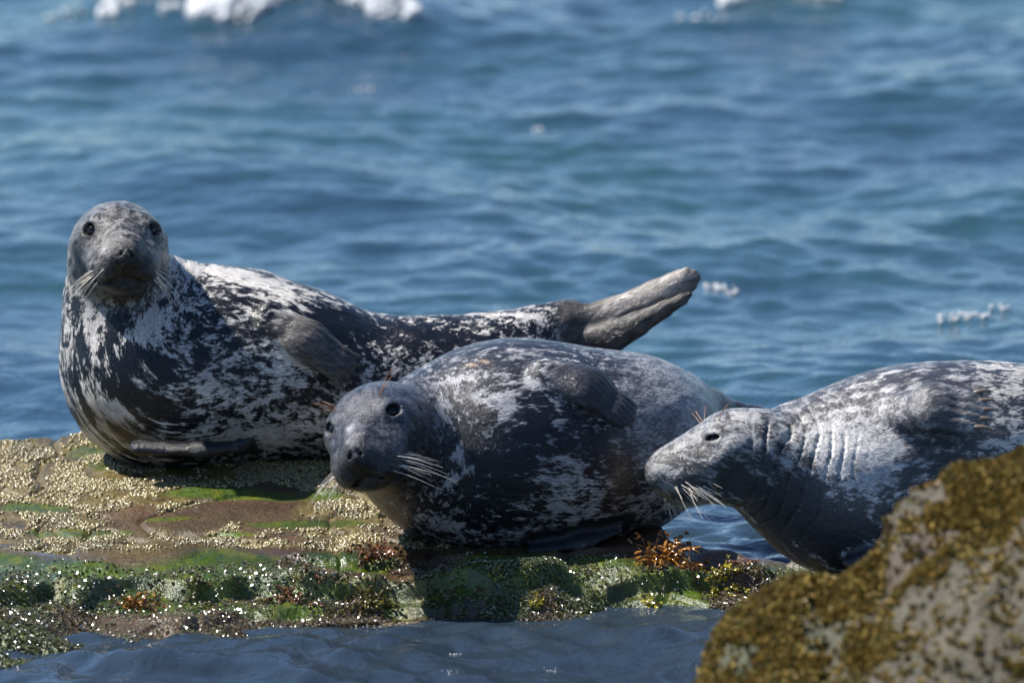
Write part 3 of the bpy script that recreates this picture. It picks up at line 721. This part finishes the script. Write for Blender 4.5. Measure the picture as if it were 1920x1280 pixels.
lo = sstep(.055, .04, np.min([np.linalg.norm(B.V - (a + (c - a) * t), axis=1) for t in np.linspace(0, 1.2, 12)], 0))
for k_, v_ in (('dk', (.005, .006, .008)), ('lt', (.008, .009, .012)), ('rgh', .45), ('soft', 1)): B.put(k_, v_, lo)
r1 = empty("grey_seal", pt(300, 872, 1.0)); seal1 = r1
tag(r1, "mottled black and white seal with its head raised high, facing the camera, hind flippers lifted", "seal", "grey seals resting on the rock ledge")
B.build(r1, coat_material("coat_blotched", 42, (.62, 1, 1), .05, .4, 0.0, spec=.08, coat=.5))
H1.add_parts(r1, 18, .085, .5, 3, brows=False)
for p, dd, n in claws: claw(r1, p - dd * .008, p + dd * .018 - n * .004, n, .0042, CLAW_D)
for p, dd in claws_low: claw(r1, p - dd * .006, p + dd * .016, (0, 0, 1), .0035, CLAW_D)
relocate(r1)

# ================= seal 2: middle, lying on its side
B = Body([(705, 805, .01, 72), (762, 835, .09, 108), (845, 850, .21, 166), (950, 842, .27, 206), (1065, 846, .33, 199), (1170, 830, .42, 170), (1225, 808, .55, 126), (1265, 785, .70, 84), (1310, 775, .82, 44), (1345, 772, .92, 28)])
S = B.S
H2 = Head(pt(708, 793, -.03), (-.21, -.93, -.12), (-.36, -.1, .93), 1.14); H2.sculpt(S, .95, 1.12, .0150, 1.14)
S.cone(pt(1270, 745, .68), pt(1325, 765, .88), .065, .03, .03)
def fl(pts, k=.012, n=None, f=1):
    for (p, q) in zip(pts[:-1], pts[1:]): S.cone(pt(*p[:3]), pt(*q[:3]), p[3] / PPM, q[3] / PPM, k, 'u', n, f)
fl([(1290, 740, .75, 34), (1335, 755, .88, 24), (1380, 767, .95, 15), (1424, 772, 1.0, 11)], .02)
fl([(1335, 775, .86, 20), (1390, 786, .92, 12), (1440, 786, .98, 8)], .02)
g0, n0 = B.on(1035, 705, -.01); g1, n1 = B.on(1100, 735, .02); g2, n2 = B.on(1148, 772, .028)
gn = nrm(n1 + n2)
S.cone(g0, g1, .060, .064, .03, 'u', gn, .6); S.cone(g1, g2, .064, .046, .015, 'u', gn, .45)
cl2 = []
ga = nrm(g2 - g1); gb = nrm(np.cross(gn, ga))
for j in range(5):
    dj = nrm(ga + gb * (j - 2) * .08); a = g2 + gb * (j - 2) * .015; p = g2 + gb * (j - 2) * .017 + dj * (.046 - .006 * abs(j - 2)); S.cone(a, p, .018, .010, .014); cl2.append((p, dj, gn))
a = pt(1000, 1030, .05); b = pt(1090, 1018, .07); c = pt(1160, 995, .12)
S.cone(a, b, .016, .024, .03, 'u', (0, -.4, 1), .5); S.cone(b, c, .024, .010, .03, 'u', (0, -.4, 1), .5)
B.finish(H_)
print("seal2", len(B.V))
x, y, z = B.fl.T; B.wob = fbm(B.V[:, 0] * 14, B.V[:, 1] * 14, B.V[:, 2] * 14, 3, 60)
digit_grooves(B, g1, nrm(g2 - g1), nrm(np.cross(gn, g2 - g1)), gn, .017, -.04, .004)
d = .004 * fbm(x * 10, y * 20, z * 20, 3, 61)
nk = sstep(.06, .13, x) * sstep(.30, .20, x) * sstep(-.05, .1, B.V[:, 2] - pt(760, 860, 0)[2]); d += .006 * nk * (.3 + fbm(y * 9, z * 9, x * 6, 2, 162)) * (1 - np.abs(np.sin(x * 2 * math.pi / .09 + 4 * fbm(y * 6, z * 6, x * 3, 3, 62))))
B.V += B.N * d[:, None]
B.A['lt'][:] = (.36, .36, .37); B.A['dk'][:] = (.006, .0075, .012); B.A['bias'][:] = -.30
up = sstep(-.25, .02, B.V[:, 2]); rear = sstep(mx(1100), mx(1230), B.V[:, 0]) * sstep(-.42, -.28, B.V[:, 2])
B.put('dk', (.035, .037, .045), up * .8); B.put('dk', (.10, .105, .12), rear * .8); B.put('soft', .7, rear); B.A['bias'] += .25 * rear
tl = sstep(mx(1318), mx(1338), B.V[:, 0]); B.put('dk', (.03, .03, .035), tl); B.put('lt', (.09, .09, .10), tl)
P = head_attrs(B, H2, (.012, .013, .018), (.11, .115, .135), -.1, .5)
sp2 = [(850, 712, 55, 12, -5, .9), (900, 742, 40, 14, 20, .6), (780, 720, 60, 10, -20, -.1), (830, 775, 14, 34, 10, .7), (800, 760, 10, 30, 10, .4), (950, 765, 16, 40, 10, .8), (920, 800, 14, 26, 20, .4), (1000, 720, 50, 14, 20, .4), (900, 850, 120, 60, 0, -.45),
       (860, 855, 14, 26, 20, 1.3), (850, 900, 45, 8, -35, 1.0), (730, 985, 60, 12, 35, 1.1), (830, 985, 40, 22, 30, .7), (1060, 890, 60, 40, 20, .65), (1080, 950, 70, 40, 0, .45), (960, 930, 70, 40, 0, -.3),
       (1180, 960, 60, 30, -30, .55), (1240, 950, 50, 30, 0, .5), (960, 660, 110, 14, 0, .05), (1000, 1010, 80, 10, 0, .7), (1130, 850, 50, 60, 0, -.2), (1020, 800, 60, 20, 20, -.1), (660, 950, 30, 60, 30, .2), (735, 930, 60, 25, 20, -.2)]
for px, py, r, ry, an, v in sp2: B.splat(px, py, r, 'bias', v * .85, ry, an)
for sx_, sy_, an_ in ((885, 684, 25), (908, 677, 50)): B.splat(sx_, sy_, 11, 'lt', (.42, .31, .22), 4, an_); B.splat(sx_, sy_, 11, 'dk', (.34, .24, .17), 4, an_)
B.splat(1165, 890, 34, 'lt', (.30, .21, .15), 55, 0); B.splat(1165, 890, 30, 'dk', (.12, .08, .055), 55, 0)
B.splat(655, 805, 9, 'lt', (.5, .5, .5), 14, 0); B.splat(655, 805, 9, 'dk', (.3, .3, .3), 14, 0); B.splat(745, 775, 22, 'lt', (.26, .26, .28), 6, 10)  # bright spot on the nose bridge: a highlight put into the colour
B.splat(700, 950, 60, 'dk', (.06, .05, .042), 60, 30)
gm_ = np.min([np.linalg.norm(B.V - (g0 + (g1 - g0) * t), axis=1) for t in np.linspace(.2, 1, 6)] + [np.linalg.norm(B.V - (g1 + (g2 - g1) * t), axis=1) for t in np.linspace(0, 1.4, 7)], 0)
gm_ = sstep(.078, .06, gm_) * sstep(-.02, .004, (B.V - g1) @ gn)
for k_, v_ in (('dk', (.022, .023, .028)), ('lt', (.045, .046, .055)), ('rgh', .36), ('soft', 1.0), ('leather', .3)): B.put(k_, v_, gm_)
B.A['bias'] *= (1 - gm_)
lo = sstep(.055, .04, np.min([np.linalg.norm(B.V - (a + (c - a) * t), axis=1) for t in np.linspace(0, 1.1, 12)], 0))
for k_, v_ in (('dk', (.012, .013, .016)), ('lt', (.02, .02, .024)), ('rgh', .3)): B.put(k_, v_, lo)
r2 = empty("grey_seal", pt(950, 1046, .27)); seal2 = r2
tag(r2, "fat dark seal lying on its side in the middle, flipper folded on its flank", "seal", "grey seals resting on the rock ledge")
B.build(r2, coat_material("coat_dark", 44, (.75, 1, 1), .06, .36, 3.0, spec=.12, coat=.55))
H2.add_parts(r2, 22, .105, .35, 5)
for p, dd, n in cl2: claw(r2, p - dd * .008, p + dd * .012 - n * .003, n, .0038, CLAW_D)
nb = NB("scar_tissue"); nb.b.inputs['Base Color'].default_value = rgb(.22, .12, .07); nb.b.inputs['Roughness'].default_value = .5
relocate(r2)

# ================= seal 3: right, in profile
B = Body([(1385, 856, -.40, 68), (1440, 872, -.38, 90), (1505, 890, -.34, 132), (1600, 898, -.28, 176), (1710, 880, -.22, 194), (1850, 872, -.12, 192), (2000, 880, .0, 180), (2200, 900, .2, 130), (2380, 930, .35, 60)])
S = B.S
H3 = Head(pt(1396, 836, -.42), (-.93, -.31, -.17), (-.18, .16, .97), 1.06); H3.sculpt(S, .99, 1.2)
S.cone(H3.w((.12, 0, .0)), H3.w((.212, 0, -.020)), .066, .058, .03)
S.cone(pt(1560, 960, -.34), pt(1640, 960, -.3), 105 / PPM, 120 / PPM, .06)
k0, n0 = B.on(1690, 768, -.01); k1, n1 = B.on(1742, 786, .065); k2, n2 = B.on(1793, 796, .078)
kn = nrm(n0 + n1 + n2)
S.cone(k0, k1, .058, .072, .03, 'u', kn, .6); S.cone(k1, k2, .074, .072, .008, 'u', kn, .46)
cl3 = []
ga = nrm(k2 - k1 + np.array((0, 0, .012))); gb = nrm(np.cross(kn, ga))
for j in range(5):
    dj = nrm(ga + gb * (j - 2) * .07); a = k2 + gb * (j - 2) * .023; p = k2 + gb * (j - 2) * .025 + dj * (.050 - .006 * abs(j - 2)); S.cone(a, p, .022, .011, .008); cl3.append((p, dj, kn))
S.cone(pt(1600, 1050, -.5), pt(1700, 1010, -.5), .03, .05, .02, 'u', (0, -.4, 1), .5)
B.finish(H_)
print("seal3", len(B.V))
x, y, z = B.fl.T; B.wob = fbm(B.V[:, 0] * 14, B.V[:, 1] * 14, B.V[:, 2] * 14, 3, 70)
digit_grooves(B, k1, nrm(k2 - k1), nrm(np.cross(kn, k2 - k1)), kn, .024, .0, .006)
d = .003 * fbm(x * 10, y * 20, z * 20, 3, 71)
nk = sstep(.06, .10, x) * sstep(.40, .26, x) * sstep(-.50, -.20, B.V[:, 2])
wv = np.sin(x * 2 * math.pi / .075 + 5.5 * fbm(y * 4, z * 4, x * 5, 3, 72))
amp_ = np.clip(.55 + 1.3 * fbm(y * 7, z * 7, x * 5, 3, 172), 0, 1.4); crs = np.abs(wv); d += -.017 * nk * amp_ * sstep(.5, .0, crs) + .0045 * nk * amp_ * sstep(.75, .2, crs) * fbm(x * 20, y * 95, z * 95, 2, 173) * 2
B.V += B.N * d[:, None]
B.A['lt'][:] = (.52, .51, .50); B.A['dk'][:] = (.009, .010, .014); B.A['rgh'][:] = .40; B.A['bias'][:] = -.25
tp = sstep(-.38, -.12, B.V[:, 2]); B.put('dk', (.045, .044, .05), tp); B.put('dk', (.11, .108, .11), np.exp(-((B.V[:, 0] - mx(1610)) / .12) ** 2 - ((B.V[:, 2] + .27) / .13) ** 2)); B.A['bias'] += .5 * np.exp(-((B.V[:, 0] - mx(1610)) / .10) ** 2 - ((B.V[:, 2] + .27) / .14) ** 2); B.A['bias'] += .10 * tp - .16; B.put('soft', .3, tp)  # pale flank patch: sun sheen put into the silvery coat colour
rr_ = sstep(mx(1790), mx(1850), B.V[:, 0]); B.A['bias'] += .3 * rr_; B.put('soft', 0., rr_); B.put('lt', (.52, .50, .46), rr_)
P = head_attrs(B, H3, (.022, .022, .024), (.34, .34, .33), .05, .2, (.05, .047, .04), False)
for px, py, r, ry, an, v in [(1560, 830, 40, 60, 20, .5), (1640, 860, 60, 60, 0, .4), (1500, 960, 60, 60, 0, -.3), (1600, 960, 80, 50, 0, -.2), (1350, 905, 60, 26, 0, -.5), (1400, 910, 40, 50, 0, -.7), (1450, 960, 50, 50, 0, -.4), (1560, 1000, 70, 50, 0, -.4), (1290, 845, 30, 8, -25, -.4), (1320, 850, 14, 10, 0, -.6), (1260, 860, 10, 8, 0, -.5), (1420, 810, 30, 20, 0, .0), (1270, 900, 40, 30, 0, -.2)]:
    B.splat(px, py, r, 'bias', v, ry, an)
B.splat(1340, 948, 70, 'lt', (.22, .18, .11), 16, 20)
km = np.min([np.linalg.norm(B.V - (k0 + (k1 - k0) * t), axis=1) for t in np.linspace(.2, 1, 6)] + [np.linalg.norm(B.V - (k1 + (k2 - k1) * t), axis=1) for t in np.linspace(0, 1.3, 7)], 0)
km = sstep(.078, .06, km) * sstep(-.02, .004, (B.V - k1) @ kn)
for k_, v_ in (('dk', (.06, .06, .064)), ('lt', (.42, .42, .42)), ('soft', .6)): B.put(k_, v_, km)
r3 = empty("grey_seal", pt(1620, 1074, -.28)); seal3 = r3
tag(r3, "silvery grey seal in profile with wrinkled neck and long-clawed flipper, behind the boulder", "seal", "grey seals resting on the rock ledge")
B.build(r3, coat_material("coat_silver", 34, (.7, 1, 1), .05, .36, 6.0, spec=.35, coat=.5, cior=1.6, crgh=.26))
H3.add_parts(r3, 24, .085, .9, 8)
for p, dd, n in cl3: claw(r3, p - dd * .032 + n * .006, p + dd * .036 + n * .004, n, .0068, CLAW_T)
relocate(r3)
# ------------------------------------------------------------------ foreground boulder
prof = [(1250, 1500), (1300, 1290), (1320, 1230), (1336, 1180), (1380, 1135), (1440, 1110), (1500, 1090), (1560, 1098), (1600, 1072), (1655, 1038), (1680, 972), (1720, 932), (1765, 912), (1790, 888), (1860, 872), (1920, 846), (2050, 800), (2200, 850), (2400, 1000)]
YB = -3.2
pp = np.array([pt(a, b, YB) for a, b in prof])
hb = .010
qx = np.arange(pp[0, 0], pp[-1, 0], hb); qy = np.arange(-5.6, -2.6, hb)
QX, QY = np.meshgrid(qx, qy, indexing='ij')
wx_ = QX + .05 * fbm(QX * 3, QY * 3, 0, 3, 80) + .02 * fbm(QX * 12, QY * 12, 0, 2, 81)
lean = np.clip(YB - QY, 0, 9)
top = np.interp(wx_ + .10 * lean, pp[:, 0], pp[:, 2])
Z = top - .42 * lean ** 1.25 - 2.0 * np.clip(QY - YB, 0, 9) ** 1.3
Z = Z + .07 * fbm(QX * 3.3, QY * 2.6, 2, 4, 82) * sstep(0, .25, lean) + .035 * fbm(QX * 9, QY * 7, 4, 5, 83, .6)
Z = Z - .04 * np.abs(fbm(QX * 4.3, QY * 3.6, 7, 3, 84)) * sstep(0, .3, lean)
Z = np.maximum(Z, SEA - .35)
me = mesh_np("boulder", np.stack([QX, QY, Z], -1).reshape(-1, 3), grid_faces(len(qx), len(qy)))
def crust_mask(x, y, z):
    h = np.interp(x, pp[:, 0], pp[:, 2]) - z           # below the crest line
    n = .6 * fbm(x * 4.2, y * 3.4, z * 4, 4, 85, .55) + .75 * fbm(x * 11, y * 9, z * 10, 3, 185)
    return sstep(-.12, .12, n + .50 * sstep(.28, .03, h) - .37 + .25 * sstep(pp[4, 0], pp[2, 0], x))
cm = crust_mask(QX, QY, Z)
nA = fbm(QX * 5, QY * 5, Z * 5, 4, 86); nB2 = fbm(QX * 1.7, QY * 1.7, Z * 2, 3, 87); nC = fbm(QX * 28, QY * 28, Z * 28, 3, 88)
col = c3(.062, .054, .034) * (1 + .5 * nA[..., None]) 
gr = sstep(.0, .35, nB2)[..., None]; col = col * (1 - gr) + c3(.046, .053, .024) * (1 + .4 * nA[..., None]) * gr
pk = sstep(.1, .4, fbm(QX * 3, QY * 3, Z * 3, 3, 89))[..., None]; col = col * (1 - pk * .6) + c3(.075, .05, .032) * pk * .6
col = col * (1 + .5 * nC[..., None]); col = np.clip(col * (1 - .55 * cm[..., None]) + c3(.07, .05, .018) * .55 * cm[..., None], .005, .8)
vattr(me, "col", col4(col.reshape(-1, 3)))
nb = NB("dry_rock"); g = nb.geo()
nb.l(nb.mix(1.0, nb.attr("col", "Color"), nb.mix(nb.ramp(nb.noise(g, 90, 4, .6), .3, .7), rgb(.6, .6, .6), rgb(1.35, 1.35, 1.35)), 'MULTIPLY'), nb.b.inputs['Base Color'])
nb.b.inputs['Roughness'].default_value = .7; nb.l(nb.bump(nb.noise(g, 45, 5, .65), .8, .012), nb.b.inputs['Normal'])
o = obj("boulder", me, nb.m); tag(o, "big weed-crusted boulder in the lower right foreground, out of focus", "boulder")
# short brown wrack growing over it
def surf_h(x, y):
    i = np.clip((x - qx[0]) / hb, 0, len(qx) - 2); j = np.clip((y - qy[0]) / hb, 0, len(qy) - 2); i0 = i.astype(int); j0 = j.astype(int)
    return Z[i0, j0], np.stack([-(Z[i0 + 1, j0] - Z[i0, j0]) / hb, -(Z[i0, j0 + 1] - Z[i0, j0]) / hb, np.ones(len(x))], 1)
n_ = 110000; tx = rng.uniform(qx[0], mx(2050), n_); ty = rng.uniform(-4.9, -2.95, n_); tz, tn = surf_h(tx, ty)
m_ = (rng.random(n_) < crust_mask(tx, ty, tz) * .93 + .07) & (tz > SEA - .05); tx, ty, tz, tn = tx[m_], ty[m_], tz[m_], tn[m_]
tn = tn / np.linalg.norm(tn, axis=1)[:, None] + rng.normal(0, .2, tn.shape)
bV, bF = tuft_base(9, 1, 5, .32)
V, F = merge_copies(bV, bF, np.stack([tx, ty, tz], 1), frames(tn, rng.uniform(0, 6.28, len(tx))), .007 + .017 * rng.random(len(tx)) ** 1.5)
print("tufts", len(tx))
me = mesh_np("short_wrack", V, F, False)
tc = np.array([[.21, .132, .03]]) * rng.uniform(.3, 1.7, (len(tx), 1)) + np.array([[.08, .10, .03]]) * rng.random((len(tx), 1))
vattr(me, "col", col4(np.repeat(tc, len(bV), 0)))
nb = NB("wrack"); nb.l(nb.attr("col", "Color"), nb.b.inputs['Base Color']); nb.b.inputs['Roughness'].default_value = .45
nb.b.inputs['Subsurface Weight'].default_value = 0.0
WR = nb.m
tag(obj("short_wrack", me, WR), "short golden brown wrack crusting the foreground boulder", "seaweed", kind="stuff")

# ------------------------------------------------------------------ seaweed clumps on the ledge
def weed_material(name, c, rough=.18):
    nb = NB(name); g = nb.geo(); n = nb.noise(g, 55, 3, .5)
    nb.l(nb.mix(n, rgb(*[v * .45 for v in c]), rgb(*[v * 1.5 for v in c])), nb.b.inputs['Base Color'])
    nb.b.inputs['Roughness'].default_value = rough; nb.b.inputs['Coat Weight'].default_value = .8; nb.b.inputs['Coat Roughness'].default_value = .08
    return nb.m
W_OR = weed_material("orange_wrack", (.30, .13, .02)); W_YE = weed_material("yellow_wrack", (.26, .22, .015)); W_RB = weed_material("red_brown_wrack", (.14, .055, .018)); W_OL = weed_material("olive_wrack", (.10, .085, .015))
def weed_clump(px, py, wpx, hpx, n, mat, label, y=None, seed=0, dep=.05):
    """forked flat fronds rising from a holdfast"""
    r = np.random.default_rng(seed)
    dd_ = ray(px, py); hh = LEDGE.ray_cast(Vector(CAM + dd_ * 30), Vector(dd_)); c = np.array(hh[0]) if hh[0] is not None and hh[0].z > SEA - .02 else ptz(px, py, SEA + .02)
    c[2] = ledge_z(c[0], c[1])
    V = []; F = []
    def ribbon(p, d, L, w_, lvl):
        s_ = nrm(np.cross(d, (r.normal(), r.normal(), r.normal() * .5))); q = p.copy(); b0 = len(V); k = 5; dd = d.copy()
        for i in range(k):
            ww = w_ * (.7 + .5 * math.sin(math.pi * i / (k - 1)))
            nn = np.cross(dd, s_) * ww * .12
            V.extend([q - s_ * ww, q + nn, q + s_ * ww, q - nn]); q = q + dd * L / (k - 1); dd = nrm(dd + r.normal(0, .22, 3) + np.array((0, 0, -.10)))
        for i in range(k - 1):
            for j in range(4): F.append([b0 + i * 4 + j, b0 + i * 4 + (j + 1) % 4, b0 + (i + 1) * 4 + (j + 1) % 4, b0 + (i + 1) * 4 + j])
        F.append([b0 + 4 * (k - 1) + 3, b0 + 4 * (k - 1) + 2, b0 + 4 * (k - 1) + 1, b0 + 4 * (k - 1)])
        if lvl < 2:
            for sgn in (1, -1):
                ribbon(q, nrm(dd + s_ * .55 * sgn + r.normal(0, .15, 3)), L * .7, w_ * .8, lvl + 1)
    W_, H__ = wpx / PPM / 2, hpx / PPM
    for i in range(n):
        ox, oy = np.clip(r.normal(0, .38), -.8, .8) * W_, r.normal(0, .5) * dep
        p = np.array((c[0] + ox, c[1] + oy, 0)); p[2] = ledge_z(p[0], p[1]) - .003
        d = nrm((r.normal(0, .8) + ox / W_ * .5, r.normal(0, .6) - .2, .15 + .7 * r.random() * (1 - .6 * abs(ox / W_))))
        ribbon(p, d, H__ * (.35 + .35 * r.random()), .0045 + .003 * r.random(), 0)
    V = np.array(V) - c; o = obj("seaweed_clump", mesh_np("seaweed_clump", V, F), mat); o.location = c
    tag(o, label, "seaweed", "seaweed clumps on the ledge"); return o
weed_clump(1262, 1058, 120, 48, 46, W_OR, "largest orange-brown seaweed clump, on the ledge between the middle and right seals", seed=1)
weed_clump(1385, 1056, 60, 18, 16, W_RB, "low dark red-brown seaweed on the ledge just left of the right seal's chest", seed=2, dep=.03)
weed_clump(700, 1040, 70, 26, 40, W_RB, "red-brown seaweed mat at the chin side of the middle seal", seed=3)
weed_clump(262, 1136, 70, 30, 26, W_OR, "small orange seaweed clump low on the green steps at the left", seed=4)
weed_clump(1355, 1108, 56, 26, 34, W_YE, "yellow-green seaweed clump at the waterline beside the foreground boulder", seed=5)
weed_clump(1215, 1142, 60, 16, 22, W_YE, "bright yellow seaweed tuft at the waterline below the long green slab", seed=6, dep=.03)
weed_clump(1010, 1128, 44, 14, 14, W_YE, "yellow seaweed frond on the ledge below the middle seal's belly", seed=7, dep=.03)
weed_clump(930, 1072, 40, 14, 10, W_YE, "tiny yellow seaweed sprig just under the middle seal's belly", seed=12, dep=.02)
weed_clump(700, 1130, 130, 24, 40, W_OL, "olive brown seaweed fringe at the waterline below the middle seal's head", seed=8)
weed_clump(860, 1145, 120, 22, 34, W_OL, "olive brown seaweed fringe hanging in the shade at the middle of the ledge foot", seed=9)
weed_clump(560, 1120, 80, 22, 30, W_RB, "dark red-brown seaweed fringe among the glints left of the middle seal", seed=10)
weed_clump(370, 1105, 50, 18, 12, W_OL, "little olive seaweed tuft on the green steps below the left seal", seed=11, dep=.03)

# ------------------------------------------------------------------ foam
def blob_base():
    V = []; ns = 6
    for i in range(5):
        a = math.pi * (i + .02) / 4.04
        for j in range(ns): V.append((math.sin(a) * math.cos(j * 6.283 / ns), math.sin(a) * math.sin(j * 6.283 / ns), math.cos(a)))
    F = [[i * ns + j, (i + 1) * ns + j, (i + 1) * ns + (j + 1) % ns, i * ns + (j + 1) % ns] for i in range(4) for j in range(ns)]
    return np.array(V), F
L_ = []; S_ = []
for (p, hw), cnt in zip(FOAMS, (500, 4200, 2400)):
    n = cnt; x = p[0] + hw * rng.uniform(-1, 1, n); x = x[rng.random(n) < sstep(-.75, -.25, fbm(x * 5, x * 0, p[1], 3, 93))]; n = len(x); e = np.sqrt(np.clip(1 - ((x - p[0]) / hw) ** 2, 0, 1))
    y = p[1] + .05 + rng.random(n) * 1.0 * e + .35 * fbm(x * 3, x * 0, 0, 3, 90); z = sea_h(x, y) + rng.random(n) ** 2 * .03 * e
    L_.append(np.stack([x, y, z], 1)); S_.append(.004 + .020 * rng.random(n) ** 2)
for px, py, cnt, rad in ((318, 58, 26, .03), (118, 44, 14, .05), (1340, 540, 20, .03), (1368, 546, 8, .03), (1820, 594, 30, .05), (1868, 578, 5, .02), (675, 158, 5, .03), (1305, 42, 10, .05), (1003, 240, 4, .02), (1420, 1196, 10, .04), (855, 1232, 12, .010), (1035, 1246, 16, .014), (845, 1262, 10, .010), (700, 1175, 8, .02), (1395, 1160, 10, .06)):  # loose foam flecks; the far ones are added in place of water glints
    c = ptz(px, py, SEA); x = c[0] + rng.normal(0, rad, cnt); y = c[1] + rng.normal(0, rad, cnt); z = sea_h(x, y) + .002
    L_.append(np.stack([x, y, z], 1)); S_.append(rng.uniform(.003, .010, cnt) * (1 if c[1] > 1 else .25))
L_ = np.concatenate(L_); S_ = np.concatenate(S_); bV, bF = blob_base()
V, F = merge_copies(bV, bF, L_, frames(rng.normal(0, 1, (len(L_), 3)), rng.uniform(0, 6, len(L_))), S_)
nb = NB("foam"); nb.b.inputs['Base Color'].default_value = rgb(.5, .52, .54); nb.b.inputs['Roughness'].default_value = .5
tag(obj("foam", mesh_np("foam", V, F), nb.m), "white foam of small breaking waves on the blue sea", "foam", kind="stuff")
